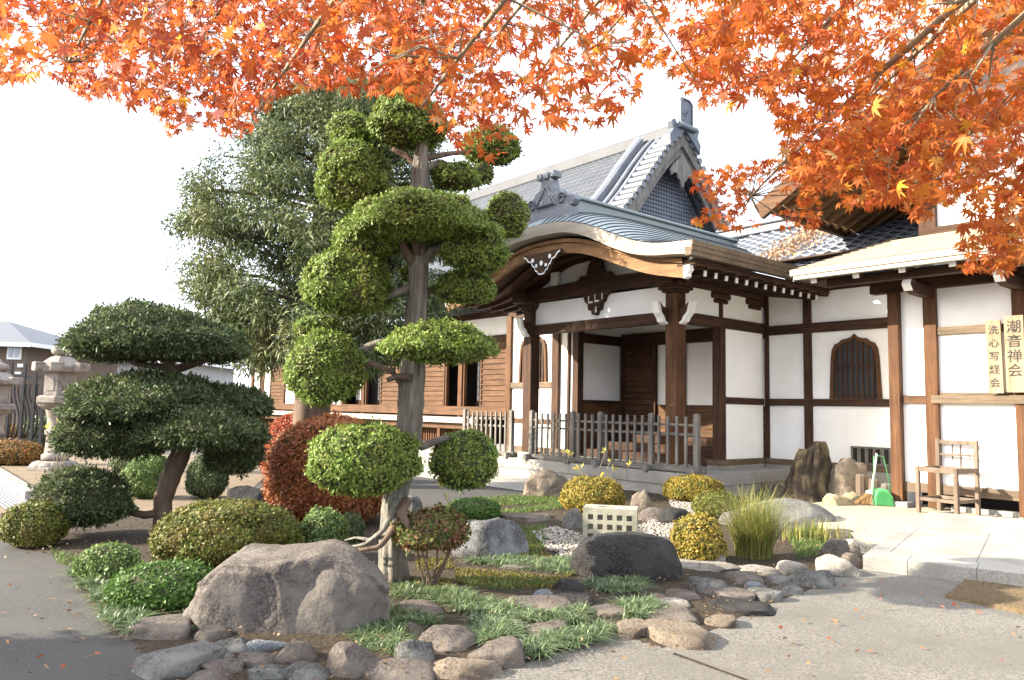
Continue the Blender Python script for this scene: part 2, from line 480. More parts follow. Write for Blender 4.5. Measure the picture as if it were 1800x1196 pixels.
# bracket hanging under the rainbow beam
q = MB(B)
half = [(0,-.34),(.05,-.33),(.06,-.27),(.14,-.24),(.155,-.14),(.22,-.10),(.25,-.02),(.36,.03),(.36,.06),(0,.06)]
poly = half + [(-a, b) for a, b in half[::-1][1:]]
q.prism(poly, lambda a,b: (PU+a, PF-.11, 3.24+b), lambda a,b: (PU+a, PF-.02, 3.24+b))
br = q.build('carved_bracket', M['wu'], porch)
q = MB(B)
for a0, a1, z0, z1 in ((-.13,-.115,-.13,.0),(-.13,-.03,-.13,-.10),(.02,.035,-.12,.02),(.02,.12,-.12,-.09),(.045,.065,-.30,-.2),(.19,.205,-.08,.02)):
    q.box(PU+a0, PU+a1, PF-.122, PF-.108, 3.24+z0, 3.24+z1)
q.build('white_inlay', M['white'], br)
# frog-leg strut on the beam
q = MB(B)
half = [(0,.34),(.10,.33),(.16,.27),(.19,.15),(.22,.08),(.30,.06),(.34,.09),(.40,.03),(.50,0),(0,0)]
poly = half[:-1] + [(-a, b) for a, b in half[::-1][1:-1]]
q.prism(poly, lambda a,b: (PU+a, PF-.09, zc(PU+a)+.121+b), lambda a,b: (PU+a, PF-.045, zc(PU+a)+.121+b))
q.build('frog_leg_strut', M['wu'], porch)
bp('king_post', [(PU-.10, PU+.10, PF-.088, PF-.02, 3.87, 3.99)], M['wv'])
bp('strut', [(PU+.96, PU+1.14, PF-.08, PF-.02, 3.50, 3.78)], M['white'])
bp('strut', [(PU-1.14, PU-.96, PF-.08, PF-.02, 3.50, 3.78)], M['white'])
# the curved roof
TT = np.array([0,.3,.6,.9,1.24,1.59,1.92,2.24,2.55,3.06])
ZT = np.array([4.235,4.225,4.19,4.13,4.01,3.86,3.72,3.61,3.55,3.51])
ZB = np.array([4.06,4.05,4.02,3.955,3.83,3.645,3.515,3.435,3.385,3.32])
def cur(t, Z):
    t = np.abs(t)
    c = np.polyfit(TT, Z, 6)
    return np.polyval(c, np.minimum(t, 3.06))
VF = 8.15
tt = np.linspace(-3.06, 3.06, 91)
zt, zb = cur(tt, ZT), cur(tt, ZB)
bulge = lambda t: .40*np.clip(1-np.abs(t)/3.06, 0, 1)**1.1
rise = lambda v: 1-np.exp(-(v-VF)/.42)
vs_ = np.r_[VF, VF+np.array([.04,.1,.17,.26,.37,.5,.66,.85,1.1,1.5,2.2,3.2,4.4,5.6])]
q = MB(B)
TC = []                               # courses: a little step at each lap
arc = np.concatenate([[0], np.cumsum(np.hypot(np.diff(tt), np.diff(zt)))]); half_t = np.linspace(0, 3.06, 26)
for k in range(25):
    TC.append((half_t[k], 0.0)); TC.append((half_t[k+1]-.0005, .016))
for sg in (1, -1):
    rows = []
    for v in vs_:
        rows.append([(PU+sg*t, v, float(cur(t, ZT)) + .004 + st_ + float(bulge(t)*rise(v))) for t, st_ in TC])
    q.grid(rows)
q.build('curved_roof', M['copper'], porch)
for sg in (1, -1):                    # the dark lap line of each course
    q = MB(B)
    for t in half_t[1:-1]:
        q.tube([(PU+sg*t, v, float(cur(t, ZT)) + .012 + float(bulge(t)*rise(v))) for v in vs_], .0075, 5)
    q.build('lap_lines', plain('dark_lap', (.035,.04,.042), .7), porch)
q = MB(B)
q.grid([[(PU+t, VF, z) for t, z in zip(tt, zb)], [(PU+t, VF-.012, (a*2+b)/3) for t, a, b in zip(tt, zb, zt)], [(PU+t, VF-.018, (a+2*b)/3) for t, a, b in zip(tt, zb, zt)], [(PU+t, VF-.018, z) for t, z in zip(tt, zt)], [(PU+t, VF+.1, z+.003) for t, z in zip(tt, zt)]])
q.grid([[(PU+t, VF, z) for t, z in zip(tt, zb)], [(PU+t, VF+.3, z-.02) for t, z in zip(tt, zb)]])
q.build('front_fascia', M['fascia'], porch)
for sg in (1, -1):
    q = MB(B)
    e = PU + sg*3.06
    for z0, z1, o_ in ((3.32,3.385,0),(3.387,3.45,.012),(3.452,3.52,.022)):
        q.box(min(e-.1, e+sg*o_) if sg > 0 else e+sg*o_, max(e, e+sg*o_) if sg > 0 else e+.1, VF-.016, 14.1, z0, z1)
    q.build('side_fascia', M['wgb'], porch)
# soffit and curved rafters
q = MB(B)
zs = cur(tt, ZB) - .06
q.grid([[(PU+t*.985, VF+.25, z) for t, z in zip(tt, zs)], [(PU+t*.985, 14, z) for t, z in zip(tt, zs)]])
q.build('soffit', M['ww'], porch)
t2 = np.linspace(-2.95, 2.95, 41)
for k in range(16):
    v = 8.6 + k*.34
    z0 = cur(t2, ZB) - .065
    q = MB(B)
    q.grid([[(PU+t, v-.03, z) for t, z in zip(t2, z0)], [(PU+t, v-.03, z-.085) for t, z in zip(t2, z0)], [(PU+t, v+.03, z-.085) for t, z in zip(t2, z0)], [(PU+t, v+.03, z) for t, z in zip(t2, z0)]])
    q.build('curved_rafter', M['wu'], porch)
# barge board under the fascia, with white tips, and its pendant
q = MB(B)
tb = np.linspace(-2.77, 2.77, 61)
zlow = np.interp(np.abs(tb), [0,.4,.8,1.17,1.53,2.07,2.5,2.77], [3.79,3.77,3.70,3.58,3.43,3.22,3.12,3.07])
for _i in range(4): zlow[1:-1] = (zlow[:-2]+2*zlow[1:-1]+zlow[2:])/4
zup = zlow + np.interp(np.abs(tb), [0,1,2.77], [.15,.17,.2])
for fr_, (za, zb_), v0, v1 in (('a', (zlow, zup), 8.36, 8.44), ('b', (zup+.002, zup+.06), 8.32, 8.44)):
    q.grid([[(PU+t, v1, z) for t, z in zip(tb, za)], [(PU+t, v0, z) for t, z in zip(tb, za)], [(PU+t, v0, z) for t, z in zip(tb, zb_)], [(PU+t, v1, z) for t, z in zip(tb, zb_)]])
bg_ = q.build('barge_board', M['gold'], porch)
for sg in (1, -1):
    q = MB(B)
    poly = [(0,-.01),(.06,.02),(.055,.07),(.10,.12),(.09,.17),(.14,.235),(.16,.33),(.11,.31),(.06,.22),(0,.2)]
    q.prism(poly, lambda a,b: (PU+sg*(2.77+a), 8.35, 3.07+b*.9), lambda a,b: (PU+sg*(2.77+a), 8.45, 3.07+b*.9))
    q.build('painted_tip', M['white'], bg_)
q = MB(B)
half = [(0,-.26),(.08,-.25),(.13,-.20),(.17,-.19),(.21,-.12),(.26,-.10),(.30,-.03),(.38,-.02),(.44,.04),(.52,.07),(.52,.11),(0,.11)]
poly = half + [(-a, b) for a, b in half[::-1][1:-1]]
q.prism(poly, lambda a,b: (PU+a*.85, 8.27, 3.70+b), lambda a,b: (PU+a*.85, 8.33, 3.70+b))
gp = q.build('gable_pendant', M['wu'], porch)
q = MB(B)
edge = half[:10]
for sg in (1,-1):
    A = [(PU+sg*a*.85, 8.265, 3.70+b) for a, b in edge]; C = [(PU+sg*a*.82, 8.265, 3.70+b+.018) for a, b in edge]
    q.strip(A, C)
for cx, cz, r_ in ((-.12,-.10,.024),(0,-.07,.034),(.11,-.11,.024),(-.21,.0,.028),(.2,.02,.03)):
    q.prism([(r_*math.cos(i*.7), r_*1.25*math.sin(i*.7)) for i in range(9)], lambda a,b: (PU+cx+a, 8.258, 3.70+cz+b), lambda a,b: (PU+cx+a, 8.272, 3.70+cz+b))
q.build('white_carving', M['white'], gp)
# tympanum
q = MB(B)
ty = np.linspace(-1.7, 1.7, 31)
q.strip([(PU+t, PF+.04, zc(PU+t)+.10) for t in ty], [(PU+t, PF+.04, float(cur(t, ZB))-.075) for t in ty])
q.build('tympanum', M['plaster'], porch)
# ridge of the porch with end tile
bp('roof_ridge', [(PU-.14, PU+.14, 8.52, 14.05, 4.48, 4.80), (PU-.19, PU+.19, 8.50, 14.05, 4.803, 4.85), (PU-.11, PU+.11, 8.52, 14.05, 4.853, 4.89)], M['copper'], bevel=.02)
q = MB(B)
half = [(0,.62),(.10,.60),(.14,.52),(.17,.40),(.28,.36),(.33,.28),(.44,.27),(.50,.20),(.62,.18),(.66,.10),(.60,.02),(.50,0),(0,0)]
poly = half[:-1] + [(-a, b) for a, b in half[::-1][1:-1]]
q.prism(poly, lambda a,b: (PU+a, 8.36, 4.50+b), lambda a,b: (PU+a, 8.50, 4.50+b))
q.box(PU-.6, PU+.6, 8.32, 8.52, 4.24, 4.495)
for a in (-.16,0,.16):
    q.beam((PU+a, 8.32, 5.11), (PU+a, 8.50, 5.11), .11, .11)
q.prism([(-.24,.05),(.24,.05),(0,.42)], lambda a,b: (PU+a, 8.325, 4.53+b), lambda a,b: (PU+a, 8.36, 4.53+b))
ot = q.build('ridge_end_tile', M['tilel'], porch, bevel=.012)
q = MB(B)
for sg in (1,-1):
    q.tube([(PU+sg*(.36+.10*math.cos(t)*(1-t/14)), 8.35, 4.66+.10*math.sin(t)*(1-t/14)) for t in np.linspace(0, 9, 24)], .016, 6)
q.tube([(PU-.2, 8.322, 4.60),(PU+.2, 8.322, 4.60),(PU, 8.322, 4.90),(PU-.2, 8.322, 4.60)], .014, 5)
q.build('scroll_relief', M['tile'], ot, smooth=True)
# eave purlin and white-ended rafters on the right side
bp('purlin', [(PR-.09, PR+.13, PF-.4, 12.6, 3.24, 3.42)], M['ww'])
bp('purlin', [(PL-.13, PL+.09, PF-.4, 12.6, 3.24, 3.42)], M['ww'])
bp('eave_board', [(-6.42, -6.12, 8.35, 12.9, 3.235, 3.315)], M['ww'])
for k in range(13):
    v = 8.80 + k*.256
    q = MB(B); q.beam((-7.35, v, 3.36), (-6.29, v, 3.185), .065, .08)
    o = q.build('rafter', M['wu'], porch)
    q = MB(B); q.beam((-6.2895, v, 3.185), (-6.275, v, 3.183), .062, .078)
    q.build('rafter_end', M['white'], o)
# right side wall, looking towards the right building
SV0, SV1 = PF+.116, 11.96
bp('corner_post', [(-7.45,-7.29, 10.63,10.78, .5,2.66)], M['wv'])
bp('tie_beam', [(-7.47,-7.305, SV0,SV1, 2.655,2.83)], M['ww'])
bp('mid_rail', [(-7.44,-7.31, 10.785,SV1, 1.41,1.52)], M['ww'])
bp('sill_beam', [(-7.50,-7.285, 10.55,SV1, .405,.50)], M['wgb'])
bp('short_post', [(-7.43,-7.315, 10.66,10.75, 2.832,3.24)], M['wv'])
for vv in (10.70, 11.70):
    bp('boat_bracket', [(-7.46,-7.29, vv-.26, vv+.26, 3.13,3.235), (-7.455,-7.295, vv-.19, vv+.19, 3.06,3.128)], M['ww'], bevel=.03)
for z0, z1, v0 in ((.502,1.408,10.785),(1.522,2.653,10.785),(2.832,3.25,SV0)):
    bp('wall_panel', [(-7.42,-7.34, v0, SV1-.001, z0, z1)], M['plaster'], bevel=0)
bp('plinth_stone', [(-7.47,-7.29, 10.5, 11.95, .345,.404)], M['stone'])
# recess: left wall, back wall, steps, ceiling
bp('recess_post', [(-10.92,-10.76, 10.83,10.99, .42,3.1)], M['wv'])
bp('lintel', [(-10.86,-10.77, 10.99,12.2, 2.62,2.81)], M['ww'])
bp('wall_panel', [(-10.90,-10.83, 10.99,12.2, 1.47,2.62), (-10.90,-10.83, 10.99,12.2, 2.81,3.15)], M['plaster'], bevel=0)
bp('dado_board', [(-10.88,-10.80, 10.99,12.2, .40,1.40)], M['wl'])
bp('dado_rail', [(-10.86,-10.77, 10.99,12.2, 1.40,1.468)], M['ww'])
bp('lintel', [(-10.77,-7.46, 12.12,12.24, 2.60,2.86)], M['wu'])
bp('wall_panel', [(-9.84,-9.22, 12.18,12.24, 1.40,2.60),(-9.13,-7.46, 12.18,12.24, 1.40,2.60),(-10.77,-7.46, 12.18,12.24, 2.86,3.15)], M['plaster'], bevel=0)
bp('wall_strip', [(-9.22,-9.13, 12.14,12.24, .80,2.60)], M['wv'])
bp('recess_post', [(-9.93,-9.84, 12.10,12.24, .80,2.60)], M['wv'])
bp('recess_post', [(-10.77,-10.70, 12.10,12.24, .80,2.60)], M['wv'])
bp('dado_board', [(-9.84,-9.22, 12.16,12.24, z, z+.145) for z in (.80,.95,1.10,1.25)] + [(-9.13,-7.46, 12.16,12.24, z, z+.145) for z in (.80,.95,1.10,1.25)], M['wl'])
q = MB(B)
for k in range(15):
    z = .82 + k*.119
    q.add([(-10.70,12.15,z),(-9.93,12.15,z),(-9.93,12.19,z+.11),(-10.70,12.19,z+.11),(-10.70,12.20,z),(-9.93,12.20,z)], [(0,1,2,3),(0,4,5,1)])
    q.box(-10.70,-9.93,12.14,12.17,z-.006,z+.014)
q.build('slatted_door', M['wl'], porch)
bp('step', [(-10.72,-7.46, 10.95,12.2, .352,.50),(-10.72,-7.46, 11.35,12.2, .502,.65),(-10.72,-7.46, 11.75,12.2, .652,.80)], M['wu'])
bp('ceiling_board', [(-10.95,-7.40, 9.75,12.3, 3.152,3.18)], M['wu'], bevel=0)
bp('back_wall', [(-14.2,-7.30, 12.3,12.4, .3,3.6)], M['plaster'], bevel=0)
# wing wall left of the porch with a cusped window
bp('wing_post', [(-12.97,-12.82, 10.80,10.95, .42,3.3)], M['wlv'])
bp('wing_post', [(-11.50,-11.30, 10.80,10.95, .42,3.2)], M['wv'])
bp('wall_strip', [(-11.06,-11.0, 10.82,10.93, .42,2.9)], M['wv'])
bp('mid_rail', [(-12.82,-11.50, 10.81,10.93, 1.71,1.83)], M['wgb'])
bp('low_rail', [(-12.82,-11.50, 10.82,10.93, .96,1.06)], M['wlv'])
bp('sill_beam', [(-12.98,-10.92, 10.78,10.95, .352,.47)], M['wgb'])
bp('wall_panel', [(-12.82,-11.50, 10.86,10.93, .47,.96),(-12.82,-11.50, 10.86,10.93, 1.06,1.71),(-12.82,-11.50, 10.86,10.93, 1.83,3.25),(-11.30,-11.06, 10.86,10.93, .47,3.2),(-11.0,-10.92, 10.86,10.93, .47,3.2)], M['plaster'], bevel=0)
bp('header_beam', [(-12.97,-10.7, 10.84,10.94, 3.255,3.42)], M['wu'])
bp('side_wall', [(-12.94,-12.86, 10.95,13.0, .4,3.4)], M['plaster'], bevel=0)
def cusped_window(uc, v, z0, wdt, hgt, parent):
    hw = wdt/2
    half = [(hw*1.04,0),(hw,.35*hgt),(hw*.97,.62*hgt),(hw*.92,.78*hgt),(hw*.80,.87*hgt),(hw*.62,.90*hgt),(hw*.50,.945*hgt),(hw*.30,.955*hgt),(hw*.12,.98*hgt),(0,1.03*hgt)]
    out = half + [(-a, b) for a, b in half[::-1][1:]]
    inn = [(a*.86, b if b == 0 else b*.94 - .004) for a, b in out]
    q = MB(B)
    n = len(out)
    for vv0, vv1 in ((v-.035, v+.02),):
        A = [(uc+a, vv0, z0+b) for a, b in out]; C = [(uc+a, vv0, z0+b) for a, b in inn]
        q.strip(A, C)
        q.strip([(p[0], vv1, p[2]) for p in A], A); q.strip(C, [(p[0], vv1, p[2]) for p in C])
    q.box(uc-hw*1.04, uc+hw*1.04, v-.037, v+.02, z0-.05, z0-.001)
    w_ = q.build('cusped_window', M['wlv'], parent)
    q = MB(B)
    q.add([(uc+a, v+.0035, z0+b) for a, b in inn], [tuple(range(n))])
    q.build('pane', M['pane'], w_)
    q = MB(B)
    for k in range(8):
        a = (k+.5)/8*2-1; a *= hw*.84
        top = np.interp(abs(a), [0, hw*.43, hw*.7, hw*.80, hw*.86], [.93*hgt,.88*hgt,.80*hgt,.70*hgt,.3*hgt])
        q.box(uc+a-.014, uc+a+.014, v-.024, v-.004, z0, z0+top)
    for zz in (.05, .48, .53, .80):
        q.box(uc-hw*.80, uc+hw*.80, v-.0115, v+.0015, z0+zz*hgt-.012, z0+zz*hgt+.012)
    q.build('lattice', M['wv'], w_)
cusped_window(-12.12, 10.85, 1.83, .86, 1.02, porch)

# ---------------- corridor wing between porch and right building ----------------
wing = bthing('corridor_wing', 'white plastered wing with one cusped lattice window under a blue-grey tiled roof', 'building', (-6.2, 12.0, 0))
WV = 11.97
def wp(name, boxes, mt, bevel=.004): return bb(*boxes).build(name, mt, wing, bevel=bevel)
wp('corner_post', [(-7.30,-7.22, WV-.02,WV+.1, .5,3.3)], M['wv'])
wp('post', [(-6.57,-6.43, WV-.03,WV+.1, .5,3.3)], M['wv'])
wp('tie_beam', [(-7.22,-4.3, WV-.04,WV+.08, 2.62,2.78)], M['wu'])
wp('mid_rail', [(-7.22,-4.3, WV-.035,WV+.08, 1.40,1.52)], M['wu'])
wp('sill_beam', [(-7.28,-4.3, WV-.05,WV+.08, .41,.50)], M['wgb'])
wp('footing', [(-7.28,-4.3, WV-.04,WV+.1, -.05,.405)], M['stone'])
wp('header_beam', [(-7.3,-4.3, WV-.05,WV+.1, 3.30,3.48)], M['wu'])
for u0, u1 in ((-7.22,-6.57),(-6.43,-4.3)):
    for z0, z1 in ((.502,1.398),(1.522,2.618),(2.782,3.30)):
        wp('wall_panel', [(u0,u1, WV+.01,WV+.06, z0,z1)], M['plaster'], bevel=0)
cusped_window(-5.71, WV+.005, 1.53, .80, 1.00, wing)
q = bb((-5.80,-5.0, WV-.012,WV+.02, .50,.53),(-5.80,-5.0, WV-.012,WV+.02, .75,.78),(-5.80,-5.77, WV-.012,WV+.02, .53,.75))
for k in range(6): q.box(-5.70+k*.12, -5.65+k*.12, WV-.008, WV+.015, .53, .75)
vg = q.build('vent_grille', M['wg'], wing)
bb((-5.77,-5.0, WV+.006,WV+.012, .53,.75)).build('vent_shade', M['dark'], vg)  # dark sheet in place of the shade behind the grille
q = MB(B); tiles(q, -8.8, -3.9, [(11.05,3.56),(12.0,4.03),(13.0,4.52),(14.0,5.0)], 0, .25, .23)
q.build('tiled_roof', M['tile'], wing)
q = MB(B); tiles(q, -8.8, -3.9, [(17.0,3.56),(15.5,4.3),(14.0,5.0)], 0, .25, .25)
q.build('tiled_roof', M['tile'], wing)
wp('roof_ridge', [(-9.6,-3.9, 13.86,14.14, 4.98,5.14),(-9.6,-3.9, 13.82,14.18, 5.143,5.20)], M['tilel'], bevel=.03)
wp('eave_fascia', [(-6.3,-3.9, 11.0,11.06, 3.44,3.54)], M['wgb'])
for k in range(9):
    u = -6.35 + k*.3
    q = MB(B); q.beam((u, 11.08, 3.40), (u, 12.0, 3.66), .07, .09, up=(0,0,1)); q.build('rafter', M['ww'], wing)
wp('eave_soffit', [(-7.2,-3.9, 11.06,12.0, 3.70,3.72)], M['wu'], bevel=0)
bb((-7.2,-3.0,16.9,17.0,0,3.6)).build('back_wall', M['plaster'], wing)

# ---------------- main hall ----------------
hall = bthing('main_hall', 'long wooden temple hall with big grey tiled roof, latticed gable and sunlit veranda', 'building', (-23, 15, 0))
HV = 13.0
def hp(name, boxes, mt, bevel=.004, parent=hall): return bb(*boxes).build(name, mt, parent, bevel=bevel)
HU0, HU1 = -33.0, -15.3
hp('post', [(-15.52,-15.32, HV-.08,HV+.1, 1.0,3.7)], M['wlv'])
for u in (-17.56,-20.6,-23.1,-24.6,-27.2,-29.6,-32.9):
    hp('post', [(u-.09,u+.09, HV-.08,HV+.1, 1.0,3.7)], M['wlv'])
hp('upper_band', [(HU0,HU1, HV,HV+.08, 3.24,3.75)], M['plaster'], 0)
hp('header_beam', [(HU0,HU1, HV-.06,HV+.06, 3.10,3.24)], M['wu'])
hp('header_beam', [(HU0,HU1, HV-.07,HV+.07, 3.74,3.92)], M['wu'])
hp('sill_beam', [(HU0,HU1, HV-.12,HV+.08, 1.05,1.30)], M['wl'])
def shutter(u0, u1, z0=1.31, z1=3.10):
    q = MB(B); q.box(u0,u1, HV-.02,HV+.02, z0,z1)
    n = int((z1-z0)/.145)
    for k in range(n+1): q.box(u0,u1, HV-.05,HV-.022, z0+k*.145, z0+k*.145+.035)
    q.box(u0,u0+.05, HV-.055,HV-.021, z0,z1); q.box(u1-.05,u1, HV-.055,HV-.021, z0,z1)
    q.build('shutter', M['wl'], hall)
for u0, u1 in ((-16.65,-15.53),(-19.55,-18.36),(-22.0,-20.75),(-31.0,-29.75)): shutter(u0, u1)
for u0, u1 in ((-18.33,-17.66),(-17.46,-16.68),(-20.5,-19.6),(-23.0,-22.05),(-24.5,-23.2)):
    hp('shade_sheet', [(u0,u1, HV+.9,HV+.92, 1.3,3.1)], M['dark'], 0)  # dark sheet standing in for the unlit room behind
    hp('door_jamb', [(u0,u0+.06, HV-.04,HV+.06, 1.3,3.1)], M['wlv'])
    q = MB(B); q.box(u0+.1,u0+.45, HV+.40,HV+.42, 1.45,3.0)
    sj = q.build('paper_screen', M['shoji'], hall)
    q = MB(B)
    for k in range(4): q.box(u0+.09+k*.115,u0+.105+k*.115, HV+.385,HV+.398, 1.45,3.0)
    for k in range(8): q.box(u0+.09,u0+.45, HV+.388,HV+.399, 1.45+k*.21,1.465+k*.21)
    q.box(u0+.09,u0+.45, HV+.38,HV+.42, 1.3,1.448)
    q.build('muntins', M['wv'], sj)
for u0, u1 in ((-29.6,-27.2),(-27.1,-24.65)):
    hp('wall_panel', [(u0,u1, HV,HV+.05, 1.3,3.1)], M['plaster'], 0)
hp('wall_panel', [(HU0+.1,-32.2, HV,HV+.05, 1.3,3.1),(-31.65,-31.05, HV,HV+.05, 1.3,3.1),(-32.2,-31.65, HV,HV+.05, 1.3,1.75)], M['plaster'], 0)
hp('lattice_window', [(-32.2+k*.08,-32.16+k*.08, HV-.02,HV+.02, 1.75,3.1) for k in range(7)], M['wl'], 0)
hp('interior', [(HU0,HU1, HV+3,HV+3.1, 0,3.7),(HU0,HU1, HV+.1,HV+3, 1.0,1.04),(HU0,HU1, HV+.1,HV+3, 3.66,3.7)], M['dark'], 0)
hp('end_wall', [(HU1-.1,HU1, HV+.1,24, 0,6.5),(HU0,HU0+.1, HV+.1,24, 0,3.9),(HU0,HU1,23.9,24,0,3.9)], M['plaster'], 0)
# veranda
q = bb(); x = HU0
q.box(HU0,-15.5, 11.95,HV-.1, .955,1.005)
q.build('veranda_floor', M['wgb'], hall)
hp('veranda_edge', [(HU0,-15.5, 11.86,11.95, .86,1.01)], M['fascia'])
hp('veranda_beam', [(HU0,-15.6, 12.0,12.1, .70,.86)], M['wl'])
for k in range(12):
    u = -15.65 - k*1.55
    hp('veranda_post', [(u-.06,u+.06, 11.98,12.10, .1,.70)], M['wlv'])
q = MB(B)
for k in range(150): q.box(HU0+.1+k*.117,HU0+.15+k*.117, 12.3,12.33, .2,.86)
q.box(HU0,-15.6,12.33,12.36,.05,.95)
q.build('under_lattice', M['wlv'], hall)
hp('base_stone', [(HU0,-15.4, 11.9,12.3, -.05,.2)], M['stone'])
hp('veranda_step', [(-22.6,-20.6, 10.9,11.84, .3,.55),(-22.6,-20.6, 11.3,11.84, .551,.8)], M['wl'])
# roof
RP = [(11.35,3.95),(12.5,4.45),(13.5,5.05),(14.5,5.75),(15.5,6.6),(16.4,7.55),(17.2,8.55),(17.9,9.35),(18.4,9.75)]
q = MB(B); tiles(q, -34.2, -14.05, RP, 0, .27, .26, .018, .015); q.build('tiled_roof', M['tileh'], hall)
RB = [(36.8-a, b) for a, b in RP]
q = MB(B); tiles(q, -34.2, -14.05, RB, 0, .54, .5); q.build('tiled_roof', M['tile'], hall)
hp('main_ridge', [(-34.2,-13.95, 18.22,18.58, 9.62,10.04)], M['tileh'], .06)
hp('eave_fascia', [(-34,-14.3, 11.28,11.36, 3.80,3.95)], M['wu'])
for k in range(44):
    u = -14.6 - k*.36
    q = MB(B); q.beam((u, 11.38, 3.80), (u, 13.0, 4.35), .07, .09); q.build('rafter', M['ww'], hall)
q = MB(B); q.add([(-34,11.37,3.87),(-14.3,11.37,3.87),(-14.3,13.2,4.55),(-34,13.2,4.55)], [(3,2,1,0)]); q.build('eave_soffit', M['ww'], hall)
# gable end: verge tiles, rolls, boards, lattice
prm = smoothp(RP, 60)
def along(prof, u, dz, dw=0):
    return [(u, a + dw, b + dz) for a, b in prof]
for side in (0, 1):
    pr = prm if side == 0 else np.stack([36.8 - prm[:, 0], prm[:, 1]], 1)
    up = [(a, b) for a, b in pr if (a > 13.2 if side == 0 else a < 23.6)]
    up2 = [(a, b) for a, b in pr if (a > 13.9 if side == 0 else a < 22.9)]
    q = MB(B)
    q.tube(along(up, -14.62, .07), .085, 10); q.tube(along(up, -14.95, .07), .085, 10)
    q.build('verge_roll', M['tilel'], hall, smooth=True)
    q = MB(B)                             # thick descending ridge
    P0 = along(up[:-3], 0, 0)
    q.grid([[(-15.55, a, b+.02) for _, a, b in P0], [(-15.50, a, b+.34) for _, a, b in P0], [(-15.42, a, b+.42) for _, a, b in P0], [(-15.28, a, b+.42) for _, a, b in P0], [(-15.20, a, b+.34) for _, a, b in P0], [(-15.15, a, b+.02) for _, a, b in P0]])
    q.add([(-15.55,*up[-4]),(-15.15,*up[-4]),(-15.2,up[-4][0],up[-4][1]+.4),(-15.5,up[-4][0],up[-4][1]+.4)], [(0,1,2,3)])
    for k in range(1, 6):
        q.grid([[(-15.145-.004*k+.012, a, b+.06*k) for _, a, b in P0], [(-15.145-.004*k+.012, a, b+.06*k+.02) for _, a, b in P0]])
    q.build('descending_ridge', M['tilel'], hall)
    ps, Ls = resample(up, 26)
    for (a, b) in ps[:-1]:                # sleeve tiles along the verge
        q = MB(B); q.tube([(-14.5, a, b+.06), (-13.86, a, b+.045)], .095, 10)
        q.build('verge_tile', M['tilel'], hall, smooth=False)
    q = MB(B)
    bw = np.linspace(.75, .5, len(up))
    for u0, u1, d0, d1 in ((-14.02,-13.93,-.08,.42),(-14.10,-14.03,.40,.72)):
        A = [(u1, a, b-d0) for a, b in up]; C = [(u1, a, b-d1) for a, b in up]
        A2 = [(u0, a, b-d0) for a, b in up]; C2 = [(u0, a, b-d1) for a, b in up]
        q.grid([A2, A, C, C2])
    q.build('barge_board', M['wg'], hall)
q = MB(B)
g1 = [(a, b-.45) for a, b in prm if a > 15.0]; g2 = [(36.8-a, b) for a, b in g1[::-1]]
q.add([(-14.62, a, b) for a, b in g1 + g2[1:]], [tuple(range(len(g1+g2)-1))])
q.build('gable_panel', M['plaster'], hall)
q = MB(B)
for k in range(52):
    v = 15.2 + k*.125
    if v > 21.6: break
    vv = v if v < 18.4 else 36.8 - v
    top = float(np.interp(vv, prm[:, 0], prm[:, 1])) - .62
    if top > 6.0: q.box(-14.58,-14.53, v-.034,v+.034, 5.9, top)
for k in range(28):
    z = 5.95 + k*.125
    vv = float(np.interp(z + .62, prm[:, 1], prm[:, 0]))
    if vv < 18.3: q.box(-14.545,-14.515, vv, 36.8-vv, z-.03, z+.03)
q.build('gable_lattice', M['tile'], hall)
q = MB(B)
half = [(0,-1.15),(.10,-1.05),(.16,-.85),(.32,-.8),(.40,-.62),(.62,-.62),(.85,-.75),(.95,-.55),(.72,-.32),(.40,-.1),(0,.2)]
poly = half + [(-a, b) for a, b in half[::-1][1:-1]]
q.prism(poly, lambda a,b: (-13.92, 18.4+a*.62, 8.9+b*.8), lambda a,b: (-14.0, 18.4+a*.62, 8.9+b*.8))
q.build('gable_pendant', M['wg'], hall, bevel=.02)
q = MB(B)                                 # ridge-end tile of the hall
half = [(0,.0),(.50,-.12),(.62,-.30),(.55,.05),(.60,.28),(.42,.30),(.36,.12),(.30,.30),(.27,1.02),(0,1.10)]
poly = half[1:] + [(-a, b) for a, b in half[::-1][:-1]][:-1]
poly = [(.62,-.55),(.66,-.25),(.52,-.05),(.60,.20),(.46,.30),(.34,.14),(.28,.22),(.26,.92),(.17,1.06),(-.17,1.06),(-.26,.92),(-.28,.22),(-.34,.14),(-.46,.30),(-.60,.20),(-.52,-.05),(-.66,-.25),(-.62,-.55),(0,.05)]
q.prism(poly, lambda a,b: (-13.80, 18.4+a*1.15, 9.72+b), lambda a,b: (-14.0, 18.4+a*1.15, 9.72+b))
ot = q.build('ridge_end_tile', M['tile'], hall, bevel=.02)
q = MB(B)
q.tube([(-13.78,18.11,9.95),(-13.78,18.11,10.62),(-13.78,18.24,10.72),(-13.78,18.56,10.72),(-13.78,18.69,10.62),(-13.78,18.69,9.95)], .02, 6)
q.tube([(-13.78,18.25,10.25),(-13.78,18.5,10.42),(-13.78,18.38,10.2)], .02, 6)
q.tube([(-13.75,18.0,9.85),(-13.75,18.8,9.85)], .09, 10)
q.build('relief', M['tilel'], ot)
q = MB(B); tiles(q, 12.5, 24, [(-11.7,4.6),(-12.6,5.0),(-13.6,5.5),(-14.55,6.05)], 1, .27, .26); q.build('skirt_roof', M['tile'], hall)
hp('handrail_post', [(-30.3,-30.2, 11.3,11.4, .1,1.75)], M['wg'])
q = MB(B); q.tube([(-30.2,11.35,1.62),(-30.2,9.8,.85)], .025, 8); q.tube([(-28.6,11.35,1.62),(-28.6,9.8,.85)], .025, 8); q.build('handrail', M['steel'], hall)

